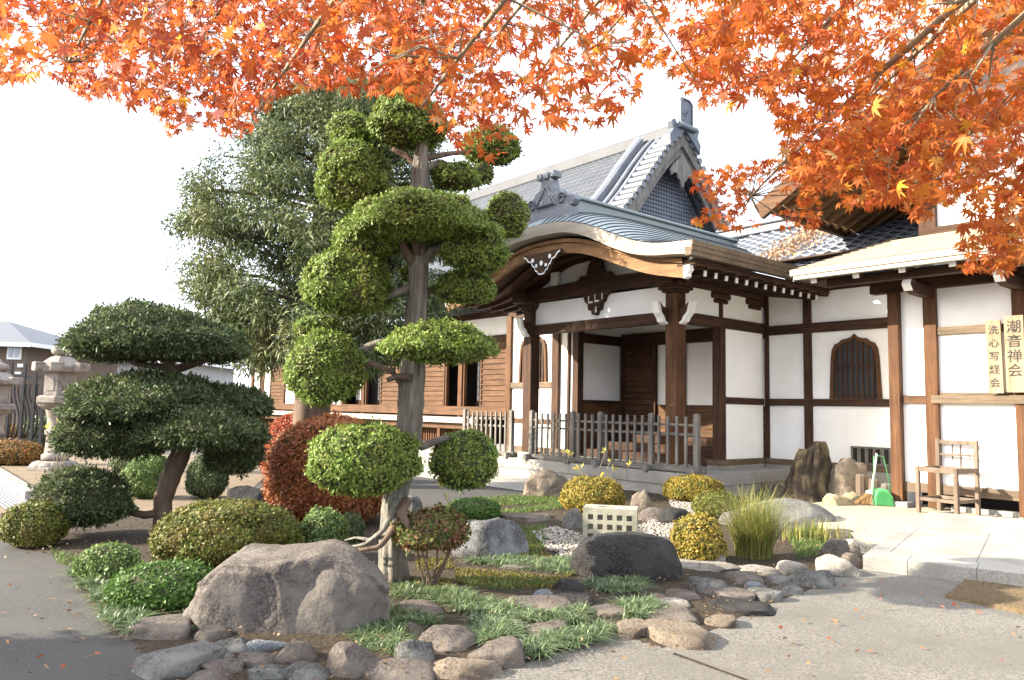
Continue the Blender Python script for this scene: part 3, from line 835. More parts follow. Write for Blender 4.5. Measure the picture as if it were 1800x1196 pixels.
# ---------------- right building ----------------
qr = bthing('priest_quarters', 'white timber-framed temple building at the right edge with two tiers of eaves', 'building', (-3.2, 10.4, 0))
QV = 10.40
def kp(name, boxes, mt, bevel=.004, parent=qr): return bb(*boxes).build(name, mt, parent, bevel=bevel)
o = kp('corner_post', [(-4.47,-4.33, QV-.10,QV+.05, .17,2.90)], M['wlv'], .01)
kp('base_stone', [(-4.56,-4.24, QV-.18,QV+.10, .06,.168)], M['stone'], .01, o)
for u in (-3.96,-2.96,-1.96,-.96):
    kp('post', [(u-.08,u+.08, QV-.06,QV+.07, .12,3.0)], M['wlv'], .01)
segs = [(-4.33,-4.04),(-3.88,-3.04),(-2.88,-2.04),(-1.88,-1.04)]
for i, (u0, u1) in enumerate(segs):
    kp('wall_panel', [(u0,u1, QV,QV+.05, .42,1.43),(u0,u1, QV,QV+.05, 1.535,3.0)], M['plaster'], 0)
kp('mid_rail', [(-4.33,-3.965, QV-.05,QV+.04, 1.432,1.533)], M['wl'])
kp('mid_rail', [(-3.96,-.9, QV-.085,QV+.04, 1.43,1.535)], M['wgb'])
for u0, u1 in segs[1:]:
    kp('upper_rail', [(u0,u1, QV-.04,QV+.04, 2.30,2.40)], M['wgb'])
    kp('lower_frame', [(u0,u1, QV-.035,QV+.04, 1.536,1.572)], M['wgb'])
kp('header_beam', [(-4.7,-.8, QV-.09,QV+.07, 2.90,3.08)], M['wu'])
kp('sill_board', [(-4.33,-.9, QV-.04,QV+.04, .30,.418)], M['wgb'])
kp('footing_stone', [(-3.8,-.9, QV+.02,QV+.12, -.05,.16)], M['stone'])
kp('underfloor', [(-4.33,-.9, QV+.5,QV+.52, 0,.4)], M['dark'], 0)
kp('return_wall', [(-4.44,-4.36, QV+.06,12.0, .1,3.6)], M['plaster'], 0)
# lower roof
q = MB(B); us_ = np.linspace(-5.28, .2, 40); nrow = 13
rows = []
for k in range(nrow):
    v0, v1 = 9.28 + k*1.75/nrow, 9.28 + (k+1)*1.75/nrow
    z0, z1 = 3.16 + k*.60/nrow, 3.16 + (k+1)*.60/nrow
    cut = lambda v: -5.28 + max(0, (v-9.28))*.36
    rows.append([(max(u, cut(v0)), v0, z0 + .014) for u in us_]); rows.append([(max(u, cut(v1)), v1-.002, z1) for u in us_])
q.grid(rows); q.build('shingle_roof', M['shingle'], qr)
kp('eave_fascia', [(-5.28,.2, 9.275,9.32, 3.085,3.168),(-5.24,.2, 9.29,9.36, 3.03,3.083)], M['fascia'])
q = MB(B)
q.beam((-5.27,9.30,3.12),(-4.64,11.03,3.74), .05, .09); q.build('verge_board', M['wgb'], qr)
q = MB(B); q.add([(-5.2,9.36,3.09),(.2,9.36,3.09),(.2,10.95,3.64),(-4.7,10.95,3.64)], [(3,2,1,0)]); q.build('eave_soffit', M['ww'], qr)
kp('eave_purlin', [(-4.95,.2, 9.62,9.74, 2.95,3.06)], M['wu'])
for k in range(7):
    u = -5.02 + k*.56
    q = MB(B); q.beam((u, 9.42, 3.025), (u+.0, 10.95, 3.58), .08, .085); rf = q.build('rafter', M['ww'], qr)
    q = MB(B); q.beam((u, 9.41, 3.021), (u, 9.419, 3.0247), .078, .083); q.build('rafter_end', M['white'], rf)
for u in (-3.96,-2.96,-1.96):
    q = MB(B)
    poly = [(0,.06),(.45,.06),(.62,.10),(.66,.02),(.60,-.05),(.45,-.08),(0,-.08)]
    q.prism(poly, lambda a,b: (u-.05, QV-.06-a, 2.86+b), lambda a,b: (u+.05, QV-.06-a, 2.86+b))
    ar = q.build('bracket_arm', M['ww'], qr)
    q = MB(B); e = [(.45,.062),(.624,.104),(.668,.02),(.60,-.055)]
    q.strip([(u-.053, QV-.06-a, 2.86+b) for a, b in e[1:]], [(u+.053, QV-.06-a, 2.86+b) for a, b in e[1:]])
    q.build('painted_tip', M['white'], ar)
for k in range(5):                      # fan of side rafters at the left verge
    v = 9.75 + k*.3
    q = MB(B); z = 3.02 + (v-9.4)*.36
    q.beam((-5.05+(v-9.4)*.36, v, z-.02), (-4.35, v, z+.02), .06, .08); q.build('side_rafter', M['wu'], qr)
# upper storey with its own gable roof
kp('upper_wall', [(-4.26,3.0, 11.05,11.15, 3.6,7.2)], M['plaster'], 0)
for u in (-4.2,-2.2,-.3): kp('upper_post', [(u-.11,u+.11, 10.98,11.06, 3.6,5.2)], M['wv'])
kp('upper_beam', [(-4.3,3.0, 10.96,11.06, 5.05,5.25)], M['wu'])
kp('upper_sill', [(-4.3,3.0, 10.95,11.06, 3.74,3.84)], M['wu'])
kp('upper_side_wall', [(-4.3,-4.2, 11.15,18, 3.3,5.2)], M['plaster'], 0)
SL = .58; ez = lambda u: 4.30 + SL*(u+6.0)
q = MB(B)
q.add([(-6.05,9.9,ez(-6.05)+.16),(-1.0,9.9,ez(-1)+.16),(-1.0,18.5,ez(-1)+.16),(-6.05,18.5,ez(-6.05)+.16),(4.0,9.9,ez(-6)+.16),(4.0,18.5,ez(-6)+.16)], [(0,1,2,3),(1,4,5,2)])
q.build('upper_roof', M['shingle'], qr)
q = MB(B)
q.add([(-6.0,9.92,ez(-6)+.10),(-1.0,9.92,ez(-1)+.10),(-1.0,18.4,ez(-1)+.10),(-6.0,18.4,ez(-6)+.10)], [(3,2,1,0)])
q.build('upper_soffit', M['gold'], qr)
for k in range(22):
    v = 10.15 + k*.30
    q = MB(B); q.beam((-6.0, v, ez(-6)+.04), (-3.5, v, ez(-3.5)+.04), .085, .11); q.build('upper_rafter', M['gold'], qr)
q = MB(B); q.beam((-6.1,9.88,ez(-6.1)-.03),(-1.0,9.88,ez(-1)-.03), .09, .24); q.beam((4.0,9.88,ez(-6)+.05),(-1.0,9.88,ez(-1)+.05), .09, .26)
q.build('verge_board', M['wl'], qr)
q = MB(B); q.beam((-6.06,9.9,ez(-6.06)+.06),(-6.06,18.4,ez(-6.06)+.06), .07, .16); q.build('eave_board', M['wl'], qr)
# ---------------- picket barriers on the platform ----------------
def barrier(u0, u1, posts, npick, label):
    zb = .35; v = 9.41
    root = bthing('picket_barrier', label, 'fence', ((u0+u1)/2, v, zb), 'grey wooden barriers in front of the porch')
    for u in posts:
        q = MB(B); q.box(u-.04,u+.04, v-.04,v+.04, zb+.06, 1.222)
        q.add([(u-.04,v-.04,1.222),(u+.04,v-.04,1.222),(u+.04,v+.04,1.222),(u-.04,v+.04,1.222),(u,v,1.245)], [(0,1,4),(1,2,4),(2,3,4),(3,0,4)])
        q.build('post', M['wg'], root, bevel=.004)
        q = MB(B); q.tube([(u, v-.17, zb+.035),(u, v+.17, zb+.035)], .055, 12); q.build('foot_log', M['wg'], root)
    for z in (1.065, .925):
        bb((u0,u1, v-.015,v+.015, z-.02,z+.02)).build('rail', M['wgu'], root, bevel=.003)
    bb((u0-.03,u1+.03, v-.03,v+.03, zb+.02,zb+.10)).build('bottom_rail', M['wgu'], root, bevel=.006)
    for a, b_, n in npick:
        for k in range(n):
            u = a + (b_-a)*(k+1)/(n+1)
            t = rnd.uniform(-.006,.006)
            q = MB(B); q.box(u-.021,u+.021, v-.046,v-.016, zb+.10, 1.195+t); q.build('picket', M['wg'], root, bevel=.003)
ps_ = [-10.52,-9.42,-8.72,-7.66,-6.86]
barrier(-10.56,-6.83, [-10.52,-9.44,-8.80,-7.72,-6.87], [(-10.52,-9.44,6),(-9.44,-8.80,3),(-8.80,-7.72,6),(-7.72,-6.87,4)], 'long grey picket barrier in front of the porch steps')
barrier(-12.6,-11.05, [-12.56,-11.09], [(-12.56,-11.09,9)], 'short dark picket barrier left of the porch pillar')

# ---------------- chair ----------------
def chair():
    zf = .10
    p = G(1617,899,zf); ang = R(-58)
    # legs measured on the ground
    fl = G(1615,901,zf); ex = np.array([math.cos(R(-24)), math.sin(R(-24)), 0]); 
    d = BU*.15 + BV*.99; d /= np.linalg.norm(d); s_ = np.array([d[1], -d[0], 0])
    W, D = .46, .46
    root = thing('wooden_chair', 'weathered wooden chair frame without a seat standing by the white wall', 'chair', tuple(fl + s_*W/2 + d*D/2), 0)
    def pt(a, b, z): 
        q = fl + s_*a + d*b; return (q[0], q[1], z)
    for a, b, z, n in ((0,0,.66,'front_leg'),(W,0,.66,'front_leg'),(0,D,.99,'back_leg'),(W,D,.99,'back_leg')):
        q = MB(); q.beam(pt(a,b,zf), pt(a,b,z), .045,.045, up=tuple(d)); q.build(n, M['chair'], root, bevel=.003)
    for n, (a,b), (a2,b2), z, h in (('seat_rail',(0,0),(W,0),.625,.06),('seat_rail',(0,D),(W,D),.625,.06),('seat_rail',(0,0),(0,D),.625,.06),('seat_rail',(W,0),(W,D),.625,.06),
            ('stretcher',(0,0),(W,0),.27,.04),('stretcher',(0,D),(W,D),.27,.04),('stretcher',(0,0),(0,D),.27,.04),('stretcher',(W,0),(W,D),.27,.04),
            ('back_rail',(0,D),(W,D),.955,.05),('back_rail',(0,D),(W,D),.80,.03)):
        e = .0226; v_ = np.array([a2-a, b2-b]); v_ = v_/np.linalg.norm(v_)*e
        q = MB(); q.beam(pt(a+v_[0],b+v_[1],z), pt(a2-v_[0],b2-v_[1],z), .03, h); q.build(n, M['chair'], root, bevel=.003)
    for a in (.18,.28):
        q = MB(); q.beam(pt(a,D,.66), pt(a,D,.93), .012,.012, up=tuple(d)); q.build('back_spindle', M['wv'], root)
chair()

# ---------------- name boards with brush writing ----------------
def writing(name, txt, size, org, vertical_step, parent, mt=None):
    """characters one below the other, laid 3 mm in front of the board"""
    V = []; F = []
    for i, ch in enumerate(txt):
        cu = bpy.data.curves.new('glyph', 'FONT'); cu.body = ch; cu.size = size; cu.extrude = .0008; cu.offset = .0012; cu.align_x = 'CENTER'; cu.resolution_u = 3
        o = bpy.data.objects.new('glyph', cu); COL.objects.link(o)
        dg = bpy.context.evaluated_depsgraph_get(); me = bpy.data.meshes.new_from_object(o.evaluated_get(dg))
        n = len(V)
        V += [(org[0] + c.co.x, org[1] - c.co.z, org[2] - i*vertical_step + c.co.y) for c in me.vertices]
        F += [[n + j for j in f.vertices] for f in me.polygons]
        bpy.data.objects.remove(o); bpy.data.meshes.remove(me)
    if V:
        return mk(name, B(V), F, mt or M['ink'], parent)
def board(u0, u1, z0, z1, lean, label, txt, size, step, ztop, small=None):
    root = bthing('name_board', label, 'sign', ((u0+u1)/2, QV-.11, z0), 'wooden name boards on the right wall')
    q = MB(B)
    q.add([(u0,QV-.14,z0),(u1,QV-.14,z0),(u1,QV-.105,z0),(u0,QV-.105,z0),(u0+lean,QV-.14,z1),(u1+lean,QV-.14,z1),(u1+lean,QV-.105,z1),(u0+lean,QV-.105,z1)],
          [(0,3,2,1),(4,5,6,7),(0,1,5,4),(1,2,6,5),(2,3,7,6),(3,0,4,7)])
    q.build('board', M['pale'], root, bevel=.003)
    writing('brush_writing', txt, size, ((u0+u1)/2 + lean*.5, QV-.1425, ztop), step, root)
    if small: writing('small_writing', small, .045, ((u0+u1)/2+.04, QV-.1425, z0+.32), .05, root)
board(-3.285,-3.125, 1.555,2.43, -.012, 'narrow pale board with five brush characters, left one on the wall', '洗心写経会', .115, .158, 2.27)
board(-3.095,-2.895, 1.565,2.47, -.006, 'broader pale board with four brush characters cut by the picture edge', '潮音禅会', .16, .172, 2.28)

# ---------------- broom and dustpan, log, mat ----------------
b0 = G(1540,893,.1); hnd = AT(1541,798, b0[1]+.35)
def broom():
    base = G(1513,888,.1); nk = AT(1533,862, base[1]+.06); top = AT(1541,798, base[1]+.22)
    root = thing('broom', 'small broom with a white handle leaning beside the green dustpan', 'broom', tuple(base))
    q = MB(); q.tube([nk, nk*.4+top*.6, top], [.016,.013,.012], 10); q.build('handle', M['bwhite'], root, smooth=True)
    q = MB(); q.tube([nk, nk*.75+base*.25 + np.array([0,0,.0])], [.02,.055], 12); q.build('ferrule', M['bwhite'], root, smooth=True)
    V=[];F=[]
    st = nk*.78+base*.22
    for i in range(260):
        a = st + np.array([rnd.uniform(-.05,.05), rnd.uniform(-.03,.03), 0]); e = base + np.array([rnd.uniform(-.12,.13), rnd.uniform(-.06,.06), rnd.uniform(0,.03)])
        s_ = np.array([.004,0,.002]); n = len(V)
        V += [a-s_, a+s_, e+s_, e-s_]; F.append((n,n+1,n+2,n+3))
    mk('bristles', V, F, M['bristle'], root)
broom()
def dustpan():
    c = G(1553,889,.1); root = thing('dustpan', 'bright green plastic dustpan with a tall wire handle', 'dustpan', tuple(c))
    q = MB()
    prof = [(-.13,0),(-.13,.12),(-.10,.19),(-.03,.22),(.06,.20),(.12,.12),(.14,.02),(.14,0)]
    ax = np.array([.95,-.3,0]); ay = np.array([.3,.95,0])
    f = lambda y: (lambda a,b: tuple(c + ax*a*.85 + ay*y + np.array([0,0,b+.004])))
    q.prism(prof, f(-.09), f(.13)); q.build('pan', M['green'], root, bevel=.012)
    q = MB(); q.prism([(-.11,.012),(-.11,.11),(-.08,.17),(-.02,.19),(.05,.17),(.10,.10),(.115,.02)], f(-.094), f(-.091)); q.build('pan_mouth_shade', plain('shaded_green_plastic', (.035,.2,.06), .5), root)  # darker green panel stands in for the shaded hollow of the pan
    q = MB(); L = c + np.array([-.10,.05,.16]); Rr = c + np.array([.14,.02,.06])
    t1 = AT(1536,803, c[1]+.1); t2 = AT(1553,803, c[1]+.1)
    q.tube([L, t1, t1*.6+t2*.4+np.array([0,0,.012]), t2, Rr], .007, 6); q.build('wire_handle', M['green'], root, smooth=True)
dustpan()
def mat():
    a, b, c2, d2 = G(1660,1050,.01), G(1697,1021,.01), G(1860,1045,.01), G(1850,1090,.01)
    q = MB(); n = 40; rows = []
    V=[];F=[]
    for i in range(n+1):
        r_ = []
        for j in range(61):
            s_, t = i/n, j/60
            p = (a*(1-t)+d2*t)*(1-s_) + (b*(1-t)+c2*t)*s_
            h = .022 + .006*abs(math.sin(s_*n*.5*math.pi)) + rnd.uniform(0,.005)
            if i in (0,n) or j in (0,60): h = .004
            r_.append((p[0],p[1],h))
        rows.append(r_)
    q.grid(rows)
    tag(q.build('door_mat', surf('coir', (.07,.05,.028), (.145,.105,.058), 40, .95, .6, .01, world=True)), 'ribbed brown coir mat lying on the ground before the stone paving', 'mat')
mat()

# ---------------- stone block with square holes ----------------
def holed_block():
    z0 = .02; a = G(1024,955,z0); Y = a[1]
    l = AT(1022,900,Y); r_ = AT(1117,905,Y-.10)
    ex = np.array([r_[0]-l[0], r_[1]-l[1], 0]); W = np.linalg.norm(ex); ex /= W; ey = np.array([-ex[1], ex[0], 0])
    H = AT(1025,892,Y)[2] - z0; D = .26
    root = thing('stone_block', 'pale square stone block with rows of square holes standing among white pebbles', 'ornament', tuple(a + ex*W/2 + ey*D/2), math.atan2(ex[1],ex[0]))
    fr = lambda p: np.array(a)*[1,1,0] + p[:, :1]*ex + p[:, 1:2]*ey + p[:, 2:]*np.array([0,0,1.]) + [0,0,z0]
    mt = surf('mossy_pale_stone', (.25,.24,.185), (.36,.35,.285), 5, .9, .4, .006, blotch=(.17,.17,.13), bscale=4, fine=(90,(.2,.19,.15),(.42,.41,.34),.35))
    q = MB(fr); nx, nz = 5, 4; hw = .050; px = W/(nx+.6); pz = .088
    xs = [0]; 
    for i in range(nx):
        c = W/2 + (i-(nx-1)/2)*px; xs += [c-hw/2, c+hw/2]
    xs.append(W)
    zs = [0]
    for j in range(nz):
        c = H-.085-(nz-1-j)*pz; zs += [c-hw/2, c+hw/2]
    zs.append(H)
    hd = .05
    for i in range(len(xs)-1):
        for j in range(len(zs)-1):
            x0,x1,zz0,zz1 = xs[i],xs[i+1],zs[j],zs[j+1]
            if i % 2 == 1 and j % 2 == 1:
                q.add([(x0,0,zz0),(x1,0,zz0),(x1,0,zz1),(x0,0,zz1),(x0,hd,zz0),(x1,hd,zz0),(x1,hd,zz1),(x0,hd,zz1)], [(0,4,5,1),(1,5,6,2),(2,6,7,3),(3,7,4,0),(4,7,6,5)])
            else: q.add([(x0,0,zz0),(x1,0,zz0),(x1,0,zz1),(x0,0,zz1)], [(0,1,2,3)])
    q.add([(0,0,0),(W,0,0),(W,0,H),(0,0,H),(0,D,0),(W,D,0),(W,D,H),(0,D,H)], [(1,5,6,2),(4,0,3,7),(5,4,7,6)])
    # top with a shallow round bowl
    n = 32; rim = [(W/2+.13*math.cos(2*math.pi*k/n), D/2+.085*math.sin(2*math.pi*k/n), H) for k in range(n)]
    sq = []
    for k in range(n):
        cx, sx = math.cos(2*math.pi*k/n), math.sin(2*math.pi*k/n); m_ = max(abs(cx), abs(sx)); sq.append((W/2+cx/m_*W/2, D/2+sx/m_*D/2, H))
    bot = [(W/2+.10*math.cos(2*math.pi*k/n), D/2+.06*math.sin(2*math.pi*k/n), H-.06) for k in range(n)]
    q.grid([sq+[sq[0]], rim+[rim[0]], bot+[bot[0]]]); q.add(bot, [tuple(range(n))])
    q.build('holed_stone', mt, root)
    q = MB(fr); q.box(.01,W-.01,hd+.002,hd+.01,.01,H-.065); q.build('hollow', M['dark'], root)
holed_block()

# ---------------- stone lanterns ----------------
def lantern(loc, sc, label):
    root = thing('stone_lantern', label, 'lantern', tuple(loc), R(20), 'carved stone lanterns at the left')
    o = np.array(loc)
    c_, s_ = math.cos(R(20)), math.sin(R(20))
    fr = lambda p: np.stack([p[:,0]*c_-p[:,1]*s_, p[:,0]*s_+p[:,1]*c_, p[:,2]], 1)*sc + o
    def L(name, prof, n=6, bevel=.012, smooth=False, parent=root):
        q = MB(fr); q.lathe(prof, n); return q.build(name, M['lantern'], parent, smooth, bevel)
    L('base_slab', [(.50,0),(.50,.08)], 6)
    q = MB(fr)
    n = 48; rows = []
    for r_, z in ((.42,.081),(.42,.10),(.37,.16),(.27,.19)):
        rows.append([((r_+.02*abs(math.sin(6*t)))*math.cos(t), (r_+.02*abs(math.sin(6*t)))*math.sin(t), z) for t in np.linspace(0, 2*math.pi, n+1)])
    q.grid(rows); q.build('lotus_base', M['lantern'], root)
    L('shaft', [(.245,.19),(.25,.30),(.20,.33),(.185,.5),(.18,.70),(.215,.71),(.215,.80),(.18,.81),(.19,1.05),(.215,1.16),(.23,1.22)], 24, 0, True)
    q = MB(fr); rows = []
    for r_, z in ((.24,1.22),(.33,1.28),(.37,1.33)):
        rows.append([((r_+.012*abs(math.sin(8*t)))*math.cos(t), (r_+.012*abs(math.sin(8*t)))*math.sin(t), z) for t in np.linspace(0, 2*math.pi, 97)])
    q.grid(rows); q.build('lotus_platform', M['lantern'], root)
    L('platform', [(.40,1.33),(.42,1.36),(.42,1.47),(.36,1.50)], 6)
    fb = L('fire_box', [(.30,1.50),(.30,1.96)], 6, .01)
    q = MB(fr)
    for k in range(6):                     # framed panels with a cross-shaped relief
        t = 2*math.pi*(k)/6 + math.pi/3; a = np.array([math.cos(t), math.sin(t)]); tn = np.array([-a[1], a[0]]); ap = .30*math.cos(math.pi/6)
        def pan(x0, x1, z0, z1, dd):
            q.add([tuple(list(a*(ap+e)+tn*x)+[z]) for e in (0,dd) for x, z in ((x0,z0),(x1,z0),(x1,z1),(x0,z1))], [(4,5,6,7),(0,1,5,4),(1,2,6,5),(2,3,7,6),(3,0,4,7)])
        if k % 2 == 0:
            pan(-.03,.03,1.60,1.88,.02); pan(-.075,.075,1.70,1.79,.024)
        else:
            pan(-.08,.08,1.60,1.88,.012)
    q.build('relief', M['lantern'], fb)
    cap = L('roof', [(.30,1.96),(.44,1.98),(.46,2.10),(.36,2.17),(.22,2.28),(.12,2.32)], 6, .02)
    for k in range(6):
        t = 2*math.pi*(k+.5)/6
        q = MB(fr); a = np.array([math.cos(t), math.sin(t)]); tn = np.array([-a[1], a[0]])
        P = []
        for r_, z in ((.34,1.985),(.52,1.985),(.52,2.17),(.34,2.17)):
            for sg in (-.11,.11): P.append(tuple(list(a*r_+tn*sg)+[z]))
        q.add(P, [(0,1,3,2),(2,3,5,4),(4,5,7,6),(6,7,1,0),(0,2,4,6),(1,7,5,3)])
        q.build('roof_scroll', M['lantern'], cap, bevel=.02)
    L('finial', [(.12,2.32),(.19,2.36),(.21,2.42),(.19,2.48),(.10,2.53),(.05,2.55),(.045,2.60),(.02,2.62)], 24, 0, True)
def zat(px, py, Y): return AT(px, py, Y)[2]
lb = G(95,826,0.0); sc1 = (zat(107,600,lb[1]))/2.62
lantern(lb, sc1, 'tall pale stone lantern beside the big cloud-pruned tree')
lb2 = AT(-14,812,lb[1]+1.1); lb2[2] = 0
lantern(lb2, (zat(-4,632,lb2[1]))/2.62, 'stone lantern cut off by the left picture edge')

# ---------------- kerb and drain grate at the left ----------------
def lin(p, q_, w_, z0, z1, name, mt, label, cat):
    a, b = G(*p, 0), G(*q_, 0); d = b-a; d[2]=0; ln = np.linalg.norm(d); d/=ln; n_ = np.array([-d[1],d[0],0])
    q = MB(); c = [a-n_*w_/2, a+n_*w_/2, b+n_*w_/2, b-n_*w_/2]
    q.add([(x[0],x[1],z0) for x in c]+[(x[0],x[1],z1) for x in c], [(3,2,1,0),(4,5,6,7),(0,1,5,4),(1,2,6,5),(2,3,7,6),(3,0,4,7)])
    return a, d, n_, ln, q
a, d, n_, ln, q = lin((-60,800),(56,880),.16,-.05,.12,'kerb',M['lantern'],'','')
tag(q.build('kerb_stone', M['lantern'], bevel=.012), 'reddish grey kerb stone beside the drain grate at the left', 'kerb')
a, d, n_, ln, q = lin((-70,822),(48,900),.34,-.02,.012,'g',M['steel'],'','')
dg = thing('drain_grate', 'silver metal drain grate sunk in the asphalt beside the kerb', 'drain', tuple((a+d*ln/2)))
q = MB()
for k in range(8):
    o_ = n_*(-.155+k*.044)
    q.beam(a+o_+np.array([0,0,.012]), a+d*ln+o_+np.array([0,0,.012]), .024, .016)
q.build('bars', M['steel'], dg)
q = MB(); q.beam(a+np.array([0,0,.004]), a+d*ln+np.array([0,0,.004]), .35, .004); q.build('channel', M['dark'], dg)

# ---------------- far houses, iron gate ----------------
def house(name, label, px0, px1, Y, zt, over, c, roofc, ridge, win, hip=True):
    a = AT(px0, 650, Y); b = AT(px1, 650, Y)
    root = thing(name, label, 'house', ((a[0]+b[0])/2, Y+3, 0))
    q = MB(); q.box(a[0], b[0], Y, Y+7, 0, zt); q.build('wall', surf(name+'_wall', tuple(x*.85 for x in c), c, 3, .9, .1, world=True), root)
    q = MB(); x0, x1, y0, y1 = a[0]-over, b[0]+over, Y-over, Y+7+over
    xm0, xm1 = (x0+3.6, x1-3.6) if hip else (x0, x1)
    q.add([(x0,y0,zt),(x1,y0,zt),(x1,y1,zt),(x0,y1,zt),(xm0,Y+3.5,zt+ridge),(xm1,Y+3.5,zt+ridge)], [(0,1,5,4),(1,2,5),(2,3,4,5),(3,0,4),(3,2,1,0)])
    q.build('roof', surf(name+'_roof', tuple(x*.8 for x in roofc), roofc, 3, .6, .4, stretch=(.3,1,8), world=True), root)
    q = MB(); q.box(x0,x1,y0-.05,y0,zt-.14,zt+.02); q.box(x1,x1+.05,y0,y1,zt-.14,zt+.02); q.build('gutter', M['white'], root)
    for (u0, v0, u1, v1) in win:
        p0 = AT(u0, v1, Y); p1 = AT(u1, v0, Y)
        q = MB(); q.box(p0[0],p1[0],Y-.06,Y-.01,p0[2],p1[2]); w_ = q.build('window', M['white'], root)
        q = MB(); cx = (p0[0]+p1[0])/2
        q.box(p0[0]+.07,cx-.03,Y-.075,Y-.062,p0[2]+.08,p1[2]-.08); q.box(cx+.03,p1[0]-.07,Y-.075,Y-.062,p0[2]+.08,p1[2]-.08)
        q.build('pane', plain('window_glass', (.28,.32,.36), .1, 0, .8), w_)
    return root
hs = house('brown_house', 'brown two storey house with dark hipped roof and white framed window', -260, 44, 30, 3.42, .45, (.15,.11,.085), (.11,.115,.13), 1.25, [(13,608,40,632)])
for (u0,v0,u1,v1) in ((32,640,43,646),(28,654,38,658)):
    p0=AT(u0,v1,30); p1=AT(u1,v0,30); q=MB(); q.box(p0[0],p1[0],29.93,29.99,p0[2],p1[2]); q.build('wall_plate', M['white'], hs)
house('grey_house', 'pale house with light grey roof behind the stone lantern', 56, 330, 42, 3.5, .5, (.40,.39,.37), (.16,.165,.165), 1.25, [(66,634,80,650)], hip=True)
def gate():
    Y = 17; a = AT(14,760,Y); b = AT(76,700,Y)
    root = thing('iron_gate', 'black wrought iron railing with scrolls between the two stone lanterns', 'fence', (a[0]+.4, Y, 0))
    for k, px in enumerate((16,40,60,76)):
        p = AT(px, 700, Y); t = AT(px, 636+k*3, Y)[2]
        q = MB(); q.box(p[0]-.03,p[0]+.03,Y-.03,Y+.03,0,t); q.build('post', M['iron'], root)
    q = MB()
    for z in (.35, 1.75): q.beam((AT(16,700,Y)[0],Y,z),(AT(76,700,Y)[0],Y,z),.04,.05)
    q.build('rail', M['iron'], root)
    for k in range(9):
        x = AT(18+k*6.6,700,Y)[0]
        q = MB(); q.tube([(x+.10*math.sin(t*1.0)*(.4+.1*t), Y, .4+t*.22) for t in np.linspace(0,5.4,14)], .02, 5); q.build('scroll_bar', M['iron'], root, smooth=True)
gate()
# ---------------- rocks ----------------
rng = np.random.default_rng(11)
def icos(n):
    import bmesh
    bm = bmesh.new(); bmesh.ops.create_icosphere(bm, subdivisions=n, radius=1)
    V = np.array([v.co[:] for v in bm.verts]); F = [tuple(v.index for v in f.verts) for f in bm.faces]; bm.free()
    return V, np.array(F)
ICO = {k: icos(k) for k in (2,3,4,5,6)}
def rockmat(name, c1, c2, blotch, fine, bmp=1.0, scale=9):
    k_ = .95; c1, c2, blotch = [tuple(x*k_ for x in c) for c in (c1, c2, blotch)]; fine = [tuple(x*k_ for x in c) for c in fine]
    return surf(name, c1, c2, scale, .92, bmp, .02, blotch=blotch, bscale=3.2, fine=(75, *fine, .45), spec=.2, detail=9)
RM = {
 'brown': rockmat('brown_rock', (.06,.05,.042), (.125,.105,.09), (.15,.128,.108), ((.04,.034,.03),(.19,.165,.145))),
 'dark': rockmat('dark_rock', (.009,.009,.0095), (.026,.025,.0245), (.042,.04,.038), ((.008,.008,.008),(.07,.066,.063))),
 'grey': rockmat('grey_rock', (.06,.059,.056), (.13,.125,.117), (.175,.168,.157), ((.04,.04,.04),(.24,.23,.215))),
 'tan': rockmat('tan_rock', (.12,.094,.068), (.22,.178,.135), (.105,.083,.064), ((.075,.06,.045),(.29,.245,.19))),
 'pale': rockmat('pale_rock', (.20,.18,.15), (.34,.31,.268), (.13,.118,.10), ((.11,.10,.085),(.42,.39,.345))),
 'blue': rockmat('bluish_rock', (.095,.11,.125), (.19,.205,.22), (.07,.08,.09), ((.06,.07,.075),(.31,.325,.34))),
 'lich': rockmat('lichen_rock', (.033,.032,.03), (.078,.074,.07), (.17,.17,.157), ((.022,.022,.022),(.21,.21,.195)), 1.0, 9),
 'boul': rockmat('boulder_rock', (.06,.051,.045), (.13,.112,.099), (.17,.15,.132), ((.038,.033,.03),(.21,.185,.165)), 1.0, 4),
 'streak': surf('streaked_dark_rock', (.028,.029,.031), (.08,.08,.08), 5, .85, .8, .02, stretch=(1,1,.15), blotch=(.18,.187,.195), bscale=5, fine=(60,(.022,.022,.022),(.18,.18,.18),.4)),
 'wood': surf('gnarled_stump_wood', (.02,.0155,.011), (.08,.062,.044), 9, .95, 1.0, .05, stretch=(1,1,.16), blotch=(.16,.125,.07), bscale=3),
}
